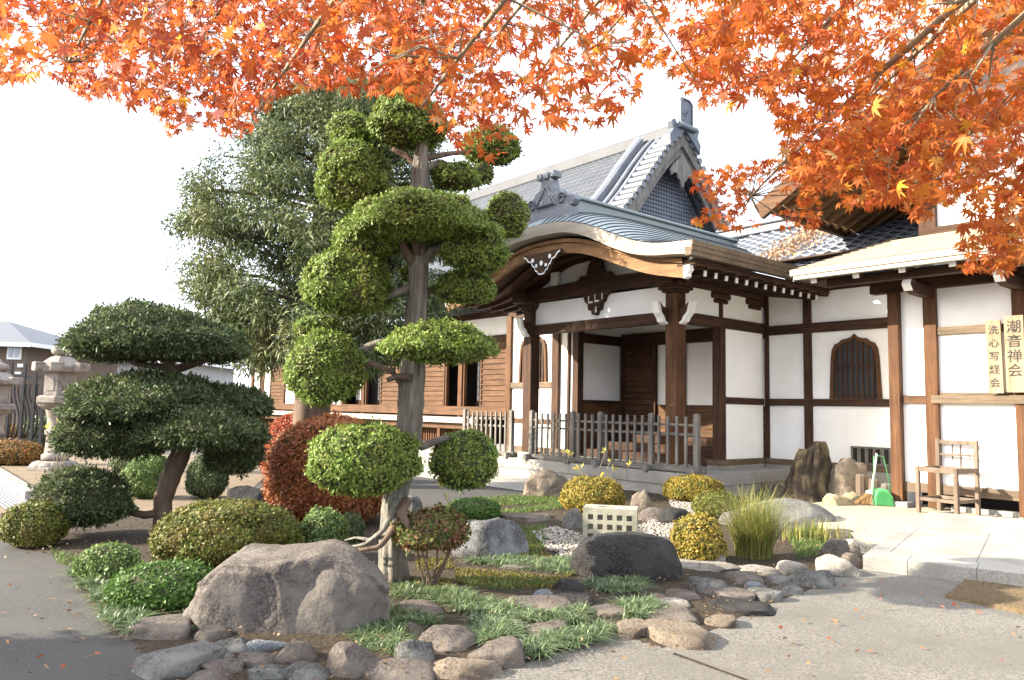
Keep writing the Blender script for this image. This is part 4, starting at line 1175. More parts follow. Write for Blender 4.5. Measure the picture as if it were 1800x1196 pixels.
def rock(label, px, base, w_, h_, style, depth=.8, flat=0, facets=4, sub=4, seed=0, pts=None, pw=None, cat='rock', name='rock', zb=0.0, lump=.16, rot=None, group=None):
    """px, base: foot of the rock in the photo; w_, h_: its width and height there"""
    g = G(px, base, zb); Y = g[1]
    W = w_ * Y / FPX; D = W * depth
    cy = Y + D*.42
    Wc = w_ * cy / FPX
    # apparent height = front face + part of the top seen from above
    el = max(.05, (CAMH) / Y)
    H = max(.03, h_ * Y / FPX - D*.55*el) if not flat else flat
    r_ = np.random.default_rng(seed + int(px) * 7 + int(base))
    if group:
        Wc *= 1.15
        if not flat: D = W*.95; cy = Y + D*.42; H = max(.055, h_*Y/FPX*1.0 - D*.75*el)
    V, F = ICO[sub]; V = V.copy()
    pw = pw or (2.6 if not flat else 3.5)
    nrm = (np.abs(V)**pw).sum(1)**(1/pw); V = V / nrm[:, None]
    for k in range(facets):                # broken flat faces
        n = r_.normal(size=3); n[2] = abs(n[2])*.6 if k % 2 else n[2]; n /= np.linalg.norm(n); d_ = r_.uniform(.62, .9)
        ex = V @ n - d_; V = V - np.clip(ex, 0, None)[:, None] * n * .88
    off = r_.uniform(-50, 50, 3)
    for fq, am in ((1.1, lump), (2.6, lump*.55), (6, lump*.22), (14, lump*.09)):
        N = np.array([mnoise.noise(Vector(p*fq + off)) for p in V]); V = V * (1 + am*N)[:, None]
    if name == 'boulder':                  # grooves and pits
        N = np.array([abs(mnoise.noise(Vector((p[0]*2.4,p[1]*2.4,p[2]*1.6)) + Vector(off))) for p in V]); V = V*(1 - .045*np.exp(-(N/.035)**2))[:, None]
        N = np.array([mnoise.noise(Vector(p*30 + off)) + .6*mnoise.noise(Vector(p*55 + off)) for p in V]); V = V*(1 + lump*.05*N)[:, None]
    V[:, 0] *= 1.0/ max(abs(V[:, 0]).max(), .1); V[:, 1] *= 1.0/abs(V[:, 1]).max()
    z = V[:, 2]; z = np.where(z < 0, z*.35, z); z = z / z.max()
    if flat: z = np.where(z > 0, np.tanh(z*2.2)/math.tanh(2.2), z)
    x_ = V[:, 0]
    if pts is not None:
        z = np.where(z > 0, np.tanh(z*2.0)/math.tanh(2.0), z)
    if pts is not None:                    # skyline of the rock: height over its width
        a, b = zip(*pts); z = np.where(z > 0, z*np.interp(x_, a, b), z)
    P = np.stack([x_*Wc/2, V[:, 1]*D/2, z*H - .01], 1)
    if rot: c, s = math.cos(rot), math.sin(rot); P = np.stack([P[:,0]*c-P[:,1]*s, P[:,0]*s+P[:,1]*c, P[:,2]], 1)
    ctr = AT(px, base, 1); ctr = np.array([g[0]*cy/Y, cy, zb])
    o = mk(name, P + ctr, F, RM[style], None, True, world_origin=ctr)
    return tag(o, label, cat, group)
# boulders
rock('largest rugged brown boulder at the front left of the garden', 523, 1122, 352, 176, 'boul', .62, facets=5, sub=6, seed=21, cat='boulder', name='boulder', lump=.17, pw=4.2, pts=[(-1,.5),(-.8,.72),(-.6,1.0),(-.25,.96),(.1,1.04),(.3,1.07),(.55,1.0),(.75,.86),(.9,.7),(1,.5)])
rock('smooth black boulder in front of the holed stone block', 1099, 1026, 196, 96, 'dark', .75, facets=1, sub=5, seed=2, cat='boulder', name='boulder', lump=.09)
rock('dark boulder streaked with grey behind the reddish clipped shrub', 862, 988, 140, 84, 'streak', .8, facets=3, sub=5, seed=3, cat='boulder', name='boulder', lump=.1)
rock('long low pale and black boulder behind the tall grass clump', 1364, 934, 212, 62, 'grey', .55, facets=4, sub=5, seed=4, cat='boulder', name='boulder', lump=.1)
rock('tan blocky boulder before the stone platform', 962, 877, 92, 54, 'tan', .8, facets=6, sub=5, seed=5, cat='boulder', name='boulder')
rock('upright brown rock behind the holed stone block', 1128, 918, 48, 58, 'tan', .7, facets=5, seed=6, lump=.2)
rock('dark rock beside the upright brown rock, right of the holed block', 1188, 928, 70, 38, 'dark', .8, seed=7)
rock('low dark rock behind the holed stone block on its right', 1150, 922, 60, 32, 'brown', .7, seed=71)
rock('grey rock touching the holed block on its left', 1010, 932, 46, 40, 'grey', .8, seed=8)
rock('flat brown step rock by the rear lawn', 925, 922, 100, 34, 'brown', .9, flat=.09, seed=9)
rock('dark flat rock behind the cloud-pruned tree trunk', 432, 884, 78, 32, 'dark', .6, facets=5, seed=10)
rock('round brown rock against the stone platform side', 1360, 872, 46, 22, 'brown', .8, seed=12)
rock('brown boulder behind the gnarled stump', 1494, 879, 84, 76, 'tan', .6, zb=.08, facets=5, sub=5, seed=13, cat='boulder', name='boulder')
rock('small grey rock at the foot of the rear topiary bough', 726, 903, 34, 34, 'lich', .8, seed=14)
ST = [ # px, base, w, h, style, flat, label
(612,1192,92,74,'brown',0,'round brown edge stone right of the lichen covered front stones'),
(692,1204,122,52,'brown',0,'broad lumpy brown stone cut by the bottom edge'),
(786,1148,96,56,'brown',0,'round dark stone with a ball-like end in the front edge row'),
(812,1196,128,56,'tan',0,'sunlit tan stone at the tip of the front edge row'),
(875,1170,90,60,'brown',0,'squarish brown stone right of the sunlit tan stone'),
(730,1168,64,54,'lich',0,'grey topped stone beside the front grass tuft'),
(727,1122,38,36,'brown',0,'small dark stone between the largest boulder and the round stone'),
(744,1084,78,34,'brown',.05,'flat dark stone sunk in the grass right of the largest boulder'),
(946,1082,108,40,'brown',.06,'broad flat grey-brown stone in the middle of the grass'),
(890,1102,68,16,'pale',.03,'thin pale slab lying in the middle grass'),
(953,1121,80,26,'brown',.05,'flat brown stone behind the long edge tuft'),
(1012,1070,72,34,'dark',0,'rough dark stone below the smooth black boulder'),
(995,1044,54,32,'dark',0,'round dark stone left of the smooth black boulder'),
(955,1053,40,20,'blue',0,'small bluish stone beside the round dark stone'),
(1068,1087,62,30,'brown',.05,'flat dark stone left of the short grass tuft'),
(1106,1120,66,36,'tan',.06,'flat light stone with a worn corner on the pavement edge'),
(1196,1136,118,44,'tan',.06,'largest flat tan stone on the pavement edge'),
(1268,1101,54,28,'tan',.05,'narrow flat tan stone right of the largest tan stone'),
(1185,1098,92,24,'brown',.05,'flat brown stone behind the largest tan stone'),
(1174,1070,64,18,'pale',.03,'flat white stone in front of the black boulder'),
(1203,1056,58,20,'brown',.05,'flat brown stone behind the flat white stone'),
(1152,1056,38,16,'brown',.04,'small flat stone left of the flat white stone'),
(845,1064,42,14,'brown',.04,'small flat stone half hidden by middle grass'),
(905,1006,60,16,'brown',.05,'flat dark stone in front of the streaked boulder'),
(1245,1046,68,36,'lich',0,'rough grey stone right of the black boulder'),
(1280,1058,76,20,'brown',.05,'flat brown stone at the middle of the curved edge'),
(1306,1030,58,26,'brown',.07,'smooth brown stone behind the bluish pebble-like stone'),
(1328,1040,36,22,'blue',0,'bluish rounded stone in the right edge row'),
(1352,1056,58,22,'lich',.06,'lichen spotted stone on the curved pavement edge'),
(1363,1026,46,20,'grey',0,'small grey stone before the long white stone'),
(1384,1044,50,24,'lich',0,'dark lichened stone left of the big dark grey stone'),
(1430,1032,80,36,'lich',0,'big dark grey stone at the right pavement edge'),
(1398,1012,58,32,'pale',0,'pale angular stone behind the big dark grey stone'),
(1466,1012,76,42,'pale',0,'rough white rock with pits at the right pavement edge'),
(1500,998,44,32,'tan',0,'tan stone against the corner of the stone paving'),
(1508,970,44,26,'pale',0,'pale round stone near the corner of the paving'),
(1538,974,50,22,'grey',0,'smooth pale grey stone against the paving side'),
(1560,958,48,20,'blue',0,'bluish grey stone lying along the paving side'),
(1508,948,50,24,'pale',0,'cream coloured stone between brown rocks near the paving'),
(1473,954,66,28,'brown',0,'blocky brown rock left of the cream coloured stone'),
(1464,982,56,40,'brown',0,'square dark brown rock beside the marsh grass'),
(1578,950,100,28,'brown',.09,'long flat brown rock beside the far end of the paving'),
(1528,928,78,24,'tan',.07,'flat sandy rock behind the long flat brown rock'),
(1487,932,24,14,'dark',0,'tiny black stone behind the blocky brown rock'),
(1474,926,34,22,'pale',0,'small pale stone beside the long low boulder'),
(1338,1014,74,18,'pale',.05,'long white flat stone under the tall grass'),
(1240,1010,106,24,'pale',.06,'broad white flat stone at the foot of the yellow shrub'),
(1262,996,24,32,'pale',0,'upright pale greenish stone by the tall grass'),
(1294,1078,104,16,'dark',.04,'thin dark layered slab on the curved edge'),
(283,1126,114,42,'brown',.07,'flat brown stone at the left tip of the stone edging'),
(370,1130,60,26,'brown',.06,'low brown stone against the left foot of the largest boulder'),
(312,1190,126,84,'grey',.09,'big flat broken grey slab with a white chip'),
(413,1150,66,36,'lich',0,'rough lichened stone left of the bluish stone at the front'),
(468,1150,60,32,'blue',0,'bluish white speckled stone at the foot of the largest boulder'),
(447,1177,80,42,'brown',0,'oval brown stone right of the broken slab'),
(393,1166,34,18,'grey',0,'small grey stone beside the broken slab'),
(390,1188,68,26,'brown',0,'low brown stone below the small grey stone'),
(523,1168,76,54,'brown',0,'round brown stone under the middle of the largest boulder'),
(473,1198,80,34,'lich',0,'pitted grey stone at the bottom edge'),
(545,1200,84,42,'lich',0,'long lichen covered stone at the bottom edge'),
(372,1206,78,22,'brown',0,'brown stone cut by the bottom edge, leftmost one'),
]
for i, (px, b_, w_, h_, st, fl, lab) in enumerate(ST):
    rock(lab, px, b_, w_*1.04, h_, st, .78 if not fl else 1.1, flat=fl, facets=8 if i % 3 else 12, sub=4, seed=100+i, pw=3.4 if not fl else None, name='edge_stone', cat='stone', group='stones edging the garden', zb=.015, lump=.13)
# stump and log
def stump():
    g = G(1432,884,.02); Y = g[1]; root = thing('tree_stump', 'gnarled dark upright stump with twisted grain before the white wall', 'stump', tuple(g))
    n = 60; lev = 34; rows = []
    top = AT(1440,779,Y)[2]
    for i in range(lev+1):
        t = i/lev; z = t*top
        c = np.interp(t, [0,.3,.7,1], [0,.0,.06,.10]); r0 = np.interp(t, [0,.12,.45,.8,1], [.36,.31,.25,.20,.15])
        row = []
        for k in range(n+1):
            a = 2*math.pi*(k % n)/n
            f = mnoise.noise(Vector((math.cos(a)*2.1+t*1.2, math.sin(a)*2.1, z*1.1)))*.30 + mnoise.noise(Vector((math.cos(a)*6+t*2.0, math.sin(a)*6, z*2)))*.26 + mnoise.noise(Vector((math.cos(a)*15+t*3, math.sin(a)*15, z*4)))*.13
            zz = z - (0 if i < lev-3 else (.14*max(0,-math.cos(a))+.05*mnoise.noise(Vector((math.cos(a)*4,math.sin(a)*4,3))))*(i-lev+4)/4)
            r_ = r0*(1+f)
            row.append((g[0]+c+r_*math.cos(a), g[1]+.2+r_*.75*math.sin(a), zz))
        rows.append(row)
    q = MB(); q.grid(rows); q.add(rows[-1][:-1], [tuple(range(n))]); q.build('gnarled_wood', RM['wood'], root, smooth=True)
stump()
def log():
    a = G(1458,888,.1); b = G(1502,884,.1); d = b-a
    root = thing('log', 'short pale sawn log lying beside the stump', 'log', tuple((a+b)/2 - np.array([0,0,.1])))
    q = MB(); q.tube([a+d*t+np.array([0,0,.02*math.sin(9*t)]) for t in np.linspace(0,1,9)], [.115+.012*math.sin(k*2.1) for k in range(9)], 18, ridge=.12, seed=4)
    q.build('weathered_wood', surf('pale_log', (.26,.205,.12), (.42,.35,.225), 9, .95, .8, .02, stretch=(.3,1,1), blotch=(.27,.22,.12), bscale=6), root)
log()
for k, (px, b_, label) in enumerate(((1514,880,'tall small cut wood block behind the dustpan'),(1537,882,'broad small cut wood block behind the dustpan'),(1559,884,'dark short wood post end beside the corner post'))):
    g = G(px, b_, .1)
    q = MB(); q.lathe([(.07,0),(.075,.1),(.07,.34-.05*k),(.05,.355-.05*k)], 7, tuple(g)); tag(q.build('wood_block', M['chair'] if k < 2 else M['wg'], bevel=.01), label, 'block')

# ---------------- leaves ----------------
def blades(P, N, L, w_, spread=.7, up=0.0, rg=rng, bend=.0, face=0):
    n = len(P)
    d = N + spread*rg.normal(size=(n,3)); d[:, 2] += up
    d /= np.linalg.norm(d, axis=1)[:, None] + 1e-9
    s_ = np.cross(d, rg.normal(size=(n,3))); s_ /= np.linalg.norm(s_, axis=1)[:, None] + 1e-9
    l = L * rg.uniform(.6, 1.35, n)[:, None]; ww = w_ * rg.uniform(.7, 1.3, n)[:, None]
    if face:                                # leaves lie along the clipped surface
        tg = np.cross(N, rg.normal(size=(n,3))); tg /= np.linalg.norm(tg, axis=1)[:, None] + 1e-9
        d = tg*face + N*(1-face)*1.1 + .28*rg.normal(size=(n,3)); d /= np.linalg.norm(d, axis=1)[:, None] + 1e-9
        s_ = np.cross(d, N) + .4*rg.normal(size=(n,3)); s_ -= (s_*d).sum(1)[:, None]*d; s_ /= np.linalg.norm(s_, axis=1)[:, None] + 1e-9
    mid = P + d*l*.55; tip = P + d*l
    if bend: tip[:, 2] -= bend*l[:, 0]
    V = np.stack([P, mid - s_*ww/2, tip, mid + s_*ww/2], 1).reshape(-1, 3)
    F = np.arange(n*4).reshape(n, 4)
    return V, F
def sphdirs(n, rg=rng):
    v = rg.normal(size=(n,3)); return v/np.linalg.norm(v, axis=1)[:, None]
def padshape(D, off, lump, flat, pw=2.15, nrm=None, ret=False):
    """unit directions -> lumpy clipped-shrub surface"""
    q = D / ((np.abs(D)**pw).sum(1)**(1/pw))[:, None]
    N = np.array([mnoise.noise(Vector(p*1.7 + off)) + .5*mnoise.noise(Vector(p*4 + off)) for p in D])
    q = q * (1 + lump*N)[:, None]
    if nrm is None:
        nrm = np.array([np.abs(q[:,0]).max(), np.abs(q[:,1]).max(), q[:,2].max(), -q[:,2].min()])
    q = q / np.stack([np.full(len(q), nrm[0]), np.full(len(q), nrm[1]), np.where(q[:,2] > 0, nrm[2], nrm[3])], 1)
    q[:, 2] = np.where(q[:, 2] < 0, q[:, 2]*flat, q[:, 2])
    return q if not ret else (q, nrm)
LOW = ICO[4]
def pad_mesh(c, r_, n, L, w_, seed, lump=.10, flat=.55, spread=.75, up=.15, thick=.05, thin=0, face=.74):
    rg = np.random.default_rng(seed); off = rg.uniform(-90, 90, 3)
    D = sphdirs(n, rg)
    if thin: D = D[(D[:,2] > -.3) | (rg.random(n) > thin)]; n = len(D)
    cv, nrm = padshape(LOW[0], off, lump, flat, ret=True)
    q = padshape(D, off, lump, flat, nrm=nrm)
    r_ = np.array(r_)
    Nn = q / (r_**1)[None, :]; Nn /= np.linalg.norm(Nn, axis=1)[:, None]
    q = q * (1 - thick*rg.random(n)**1.5)[:, None]
    P = q * r_ + c
    # tufts: shift leaves to shared centres so that the surface breaks up into sprays
    tc = padshape(sphdirs(max(8, n//9), rg), off, lump, flat, nrm=nrm) * r_ + c
    k = rg.integers(0, len(tc), n); tt_ = tc[k] + rg.normal(size=(n,3))*L*.4
    Nt = (tc[k]-c)/r_; Nt = Nt/r_; Nt /= np.linalg.norm(Nt, axis=1)[:, None] + 1e-9
    sel = rg.random(n) < .45
    P[sel] = tt_[sel]; Nn[sel] = Nt[sel]
    P = P - Nn*L*.5
    V, F = blades(P, Nn, L, w_, spread, up, rg, face=face)
    cv = cv*.93*r_ + c
    return V, F, cv, LOW[1]
FM = {}
FM['yewlite'] = foliage('bright_conifer_leaf', [(.07,.115,.017),(.115,.19,.028),(.18,.27,.045),(.26,.345,.085),(.18,.23,.05)], blotch=(.17,.12,.04), bscale=5, bfac=.5, trans=.3)
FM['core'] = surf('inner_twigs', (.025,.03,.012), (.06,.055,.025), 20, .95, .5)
FM['pine'] = foliage('dark_needle', [(.03,.05,.018),(.055,.085,.03),(.088,.12,.044),(.14,.17,.075)], blotch=(.09,.10,.04), bscale=2.5, bfac=.4)
FM['azalea'] = foliage('azalea_leaf', [(.05,.08,.015),(.09,.125,.02),(.15,.16,.03),(.19,.155,.035),(.11,.13,.025)], blotch=(.20,.12,.04), bscale=5, bfac=.5)
FM['green'] = foliage('fresh_green_leaf', [(.03,.075,.012),(.055,.12,.02),(.09,.17,.03),(.13,.20,.05)], bscale=5)
FM['lite'] = foliage('pale_green_leaf', [(.07,.13,.03),(.12,.19,.05),(.17,.24,.075),(.14,.2,.06)], bscale=5)
FM['yellow'] = foliage('golden_leaf', [(.17,.13,.02),(.28,.20,.03),(.38,.27,.045),(.18,.18,.03),(.30,.17,.04)], blotch=(.12,.14,.025), bscale=5, bfac=.75)
FM['red'] = foliage('russet_leaf', [(.15,.045,.018),(.27,.085,.03),(.37,.14,.05),(.28,.07,.03)], blotch=(.30,.14,.05), bscale=3, bfac=.7)
FM['crimson'] = foliage('crimson_leaf', [(.22,.035,.02),(.38,.075,.04),(.45,.12,.05),(.30,.09,.04)], blotch=(.25,.11,.04), bscale=3, bfac=.6)
FM['cedar'] = foliage('cedar_leaf', [(.03,.048,.02),(.06,.088,.036),(.115,.15,.06),(.20,.23,.10)], blotch=(.16,.15,.045), bscale=.9, bfac=.5)
FM['orange'] = foliage('orange_low_leaf', [(.16,.07,.02),(.25,.12,.03),(.20,.15,.04),(.30,.10,.04)], bscale=3)
def leafy(parent, name, c, r_, n, L, w_, seed, mat_, **kw):
    V, F, cv, cf = pad_mesh(np.array(c, float), r_, n, L, w_, seed, **kw)
    nv = len(V)
    V2 = np.concatenate([V, cv])
    F4 = np.concatenate([F, np.concatenate([cf, cf[:, :1]], 1) + nv]) if False else None
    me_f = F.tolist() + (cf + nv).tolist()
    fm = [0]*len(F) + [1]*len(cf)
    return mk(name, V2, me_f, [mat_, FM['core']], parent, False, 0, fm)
def box_px(l, r_, t, b_, Y):
    """photo box at distance Y -> centre and half sizes"""
    a = AT((l+r_)/2, (t+b_)/2, Y); k = Y/FPX
    return a, (r_-l)/2*k, (b_-t)/2*k
def pad_at(parent, l, r_, t, b_, Y, seed, mat_, L=.04, w_=.016, flat=.55, dep=1.0, cov=2.6, name='foliage_pad', **kw):
    a, rx, rz = box_px(l, r_, t, b_, Y)
    rx = rx - .3*L; rz = rz - .2*L
    H = rz*2; zt = H/(1+flat); a[2] = a[2] - rz + H - zt     # centre sits above the flatter underside
    ry = rx*dep
    area = 4*math.pi*((rx*ry)**1.6/3 + (rx*zt)**1.6/3 + (ry*zt)**1.6/3)**(1/1.6)
    n = int(cov*area/(L*w_*.5))
    return leafy(parent, name, a, (rx, ry, zt), n, L, w_, seed, mat_, flat=flat, **kw)
def shrub(label, l, r_, t, b_, mat_, seed, L=.028, w_=.015, dep=.9, flat=.75, zb=0.0, cov=2.4, cat='shrub', name='clipped_shrub', group=None, **kw):
    g = G((l+r_)/2, b_, zb); k = g[1]/FPX; rx = (r_-l)/2*k; Y = g[1] + rx*dep*.85
    root = thing(name, label, cat, (g[0]*Y/g[1], Y, zb), 0, group)
    # foot of the visible front lies nearer than the middle
    top = AT((l+r_)/2, t, Y)[2]; rx = (r_-l)/2*Y/FPX
    H = top - zb; zt = H*.62 ; c = (g[0]*Y/g[1], Y, zb + H - zt)
    fl = min(1.0, (H-zt)/zt*1.02)
    area = 4*math.pi*((rx*rx*dep)**1.6/3 + 2*(rx*zt)**1.6/3)**(1/1.6)
    n = int(cov*area/(L*w_*.5))
    leafy(root, 'leaves', c, (rx, rx*dep, zt), n, L, w_, seed, mat_, flat=fl, **kw)
    q = MB(); q.tube([(c[0],c[1],zb-.05),(c[0]+.01,c[1],c[2])], [.03,.02], 7); q.build('stem', M['barkd'], root)
    return root
# --- the clipped shrubs
shrub('bright green clipped mound left of the largest boulder', 192,385,988,1085, FM['green'], 1)
shrub('small round pale green shrub beside the left pavement edge', 137,240,955,1030, FM['lite'], 2, dep=1)
shrub('wide olive and gold clipped azalea mound behind the largest boulder', 268,525,880,1010, FM['azalea'], 3, dep=.75)
shrub('small loose light green shrub above the largest boulder', 524,608,888,985, FM['lite'], 4, lump=.2, zb=.03)
shrub('low light green tuft between azalea mound and boulder', 455,545,950,985, FM['lite'], 5, zb=.05)
shrub('dark green and brown low shrub at the far left edge', 5,112,880,968, FM['azalea'], 6)
shrub('large round russet shrub behind the lowest topiary pad', 466,690,727,935, FM['red'], 7, L=.04, w_=.018, flat=.8, lump=.07)
shrub('crimson rounded shrub behind the large russet one', 452,585,726,850, FM['crimson'], 8, L=.05, w_=.02)
FM['bronze'] = foliage('bronze_green_leaf', [(.07,.11,.02),(.12,.17,.03),(.17,.12,.05),(.20,.09,.045)], blotch=(.19,.075,.045), bscale=6, bfac=.9)
def bronze():
    g = G(757,990,.03); root = thing('clipped_shrub', 'low flat reddish green shrub on bare stems in front of the topiary trunk', 'shrub', tuple(g))
    pad_at(root, 682,836,888,966, 5.32, 91, FM['bronze'], L=.032, w_=.018, flat=.6, dep=.8, lump=.25, cov=2.0, name='leaves')
    q = MB(); t = AT(757,935,5.32); g = np.array([t[0], 5.34, .03])
    for k in range(9):
        e = t + np.array([rnd.uniform(-.22,.22), rnd.uniform(-.1,.1), rnd.uniform(-.04,.02)]); q.tube([g + np.array([rnd.uniform(-.02,.02),0,-.03]), g*.55+e*.45+np.array([rnd.uniform(-.04,.04),0,-.01]), e], [.009,.007,.004], 6)
    q.build('stems', M['barkd'], root)
bronze()
shrub('dome of golden azalea beside the holed stone block', 984,1098,838,908, FM['yellow'], 10)
shrub('golden azalea in front of the platform corner', 1165,1272,834,890, FM['yellow'], 11, lump=.15)
shrub('small yellow-green shrub below the platform corner azalea', 1215,1300,864,915, FM['azalea'], 12, lump=.15)
shrub('nearest golden brown azalea beside the tall grass', 1178,1276,902,1000, FM['yellow'], 13, lump=.15)
shrub('dark green low mound on the rear lawn', 790,880,876,920, FM['green'], 14)
shrub('dark green shadowed mound behind the small light shrub', 588,640,900,960, FM['pine'], 15)
shrub('dark olive mound behind the azalea mound', 400,520,890,960, FM['pine'], 16)
shrub('low orange and gold hedge in front of the stone lantern', -30,78,775,820, FM['orange'], 17, L=.06, w_=.03, dep=.6)
shrub('dark green rounded bush behind the stone lantern', 36,110,732,790, FM['pine'], 18, L=.08, w_=.035)
shrub('brownish sparse bush left of the stone lantern', -20,44,745,795, FM['orange'], 19, L=.08, w_=.03, lump=.25)
shrub('light green shrub under the cloud-pruned tree', 216,300,795,880, FM['lite'], 20, lump=.25)
shrub('dark green shrub right of the cloud-pruned tree trunk', 325,400,800,880, FM['pine'], 21, lump=.2)
shrub('grey green small shrub behind the cloud-pruned tree', 195,250,790,835, FM['cedar'], 22, L=.05)

# ---------------- topiary conifer ----------------
TY = 5.5
def topiary():
    g = G(693,1018,.03); 
    root = thing('topiary_conifer', 'tall cloud-pruned conifer with bright green clipped pads on bare boughs', 'tree', tuple(g))
    tp = [(693,1020,31),(691,985,28),(690,930,25),(692,890,25),(700,850,25),(713,790,26),(720,740,27),(722,690,26),(727,630,23),(729,590,22),(733,540,21),(735,490,20),(737,440,19),(738,390,19),(738,340,20),(739,300,18),(741,265,14),(744,225,12),(747,180,9),(745,130,6)]
    pts = []; rad = []
    for i, (x, y, r_) in enumerate(tp):
        pts.append(AT(x, y, TY)); rad.append(r_*TY/FPX)
    pr = np.array(pts); d = np.linspace(0, len(tp)-1, 70)
    P = np.stack([np.interp(d, range(len(tp)), pr[:, k]) for k in range(3)], 1); Rr = np.interp(d, range(len(tp)), rad)*.8
    q = MB(); q.tube(P, Rr, 44, ridge=.16, seed=3); q.build('trunk', M['bark'], root, smooth=True)
    def bough(pl_, r0, r1, seed):
        pts = [AT(x, y, TY+dy) for x, y, dy in pl_]
        pr = np.array(pts); dd = np.linspace(0, len(pts)-1, 16)
        P = [np.array([np.interp(t, range(len(pts)), pr[:, k]) for k in range(3)]) for t in dd]
        q = MB(); q.tube(P, np.linspace(r0, r1, 16)*TY/FPX, 9, ridge=.15, seed=seed); q.build('bough', M['barkd'] if seed % 2 else M['bark'], root, smooth=True)
    for i, (pl_, a, b) in enumerate([
        ([(700,880,-.12),(690,905,-.2),(672,935,-.25),(640,958,-.2),(610,962,-.1)],7,1.5),
        ([(708,885,-.14),(692,930,-.25),(668,962,-.3),(630,968,-.3),(590,975,-.2)],7,1.5),
        ([(705,900,-.12),(682,940,-.2),(655,950,-.22),(625,945,-.15),(606,950,-.1)],5,1.2),
        ([(715,880,-.12),(706,900,-.22),(712,915,-.28),(722,935,-.3)],9,4),
        ([(725,770,0),(742,786,0),(760,778,.05),(790,770,.1)],9,6),
        ([(715,690,0),(690,655,-.1),(655,640,-.12),(620,645,-.1)],5,4),
        ([(725,600,0),(690,597,-.05),(655,607,-.08),(625,620,-.1)],9,5),
        ([(722,665,-.1),(700,662,-.12),(680,668,-.12)],7,4),
        ([(733,500,0),(700,515,-.05),(660,530,-.05),(610,535,-.05)],9,4),
        ([(735,470,0),(712,440,-.08),(700,415,-.1),(690,400,-.1)],9,6),
        ([(738,470,0),(760,440,-.08),(790,430,-.1),(820,440,-.1)],9,6),
        ([(738,460,0),(730,430,-.08),(722,410,-.1)],8,6),
        ([(736,345,0),(700,335,0),(665,315,-.03),(630,320,-.02)],9,4),
        ([(740,300,0),(715,275,0),(690,262,0)],7,4),
        ([(740,300,0),(775,285,.05),(800,300,.08)],8,5),
        ([(742,280,.05),(790,270,.2),(850,265,.4)],6,4),
        ([(738,420,.05),(800,385,.3),(870,370,.45)],7,5),
        ([(733,520,.05),(770,505,.1),(800,505,.1)],6,4)]):
        bough(pl_, a, b, i)
    m_ = FM['yewlite']
    pads = [ # l r t b dY flat
     (535,748,742,872,-.28,.9),(752,880,754,862,.12,1.0),(490,650,577,716,-.12,.95),(664,884,560,642,-.34,.75),
     (522,702,430,556,-.02,.75),(757,880,472,536,.12,.8),(598,890,333,428,-.14,.25),(768,903,384,480,-.12,.8),(586,712,372,456,-.05,.8),
     (546,698,244,374,0,.85),(574,662,194,262,.15,.7),(642,796,160,262,0,.7),(750,852,283,338,.1,.9),(803,922,218,293,.45,.9),
     (846,938,332,424,.45,1.0),(580,648,390,452,.3,.9),(514,604,552,600,.15,.9),(690,765,82,175,.05,.9),(700,738,464,498,.1,.9),
     (690,730,318,342,.2,.9),(826,872,282,328,.35,.9)]
    for i, (l, r_, t, b_, dy, fl) in enumerate(pads):
        pad_at(root, l, r_, t, b_, TY+dy, 200+i, m_, L=.030, w_=.014, flat=fl*.8, dep=.85 if i not in (3,) else .8, lump=.2, cov=2.3, thin=.6)
topiary()

# ---------------- cloud-pruned dark tree at the left ----------------
def cloudtree():
    Y = 7.4; g = G(290,930,.0)
    root = thing('cloud_pruned_tree', 'broad cloud-pruned dark green tree in three layered tiers on a leaning trunk', 'tree', tuple(g))
    q = MB(); tp = [(290,935,20),(287,905,16),(286,880,15),(296,850,16),(310,815,17),(325,780,15),(338,740,13),(330,700,11),(300,650,9),(290,600,7)]
    pr = np.array([AT(x,y,Y) for x,y,_ in tp]); d = np.linspace(0,len(tp)-1,40)
    P = np.stack([np.interp(d, range(len(tp)), pr[:,k]) for k in range(3)],1); Rr = np.interp(d, range(len(tp)), [r_ for *_,r_ in tp])*Y/FPX
    q.tube(P, Rr, 16, ridge=.14, seed=8); q.build('trunk', M['barkd'], root, smooth=True)
    for pl_, a, b in (([(288,900,0),(255,905,-.1),(225,900,-.15),(190,890,-.15)],8,4),([(318,790,0),(360,745,0),(390,735,.1)],9,4),([(320,790,0),(270,770,-.1),(220,770,-.1)],8,4),([(310,650,0),(240,640,0),(200,620,0)],7,3),([(310,650,0),(370,630,0),(400,600,0)],7,3)):
        pts = [AT(x,y,Y+dy) for x,y,dy in pl_]
        q = MB(); q.tube(pts, np.linspace(a,b,len(pts))*Y/FPX, 8, ridge=.15, seed=3); q.build('bough', M['barkd'], root, smooth=True)
    for i, (l,r_,t,b_,dy,fl) in enumerate([(116,438,532,634,0,.3),(125,300,575,640,.1,.8),(320,436,585,640,.1,.8),(110,420,650,742,-.15,.4),(320,480,672,738,.1,.6),(96,300,712,803,-.2,.5),(240,472,712,790,-.35,.5),(352,468,752,835,.15,.8),(55,240,820,925,-.35,.8)]):
        pad_at(root, l,r_,t,b_, Y+dy, 300+i, FM['pine'], L=.045, w_=.017, flat=fl*.8, dep=.85, lump=.2, cov=2.2, thick=.13, thin=.55, face=.5)
cloudtree()

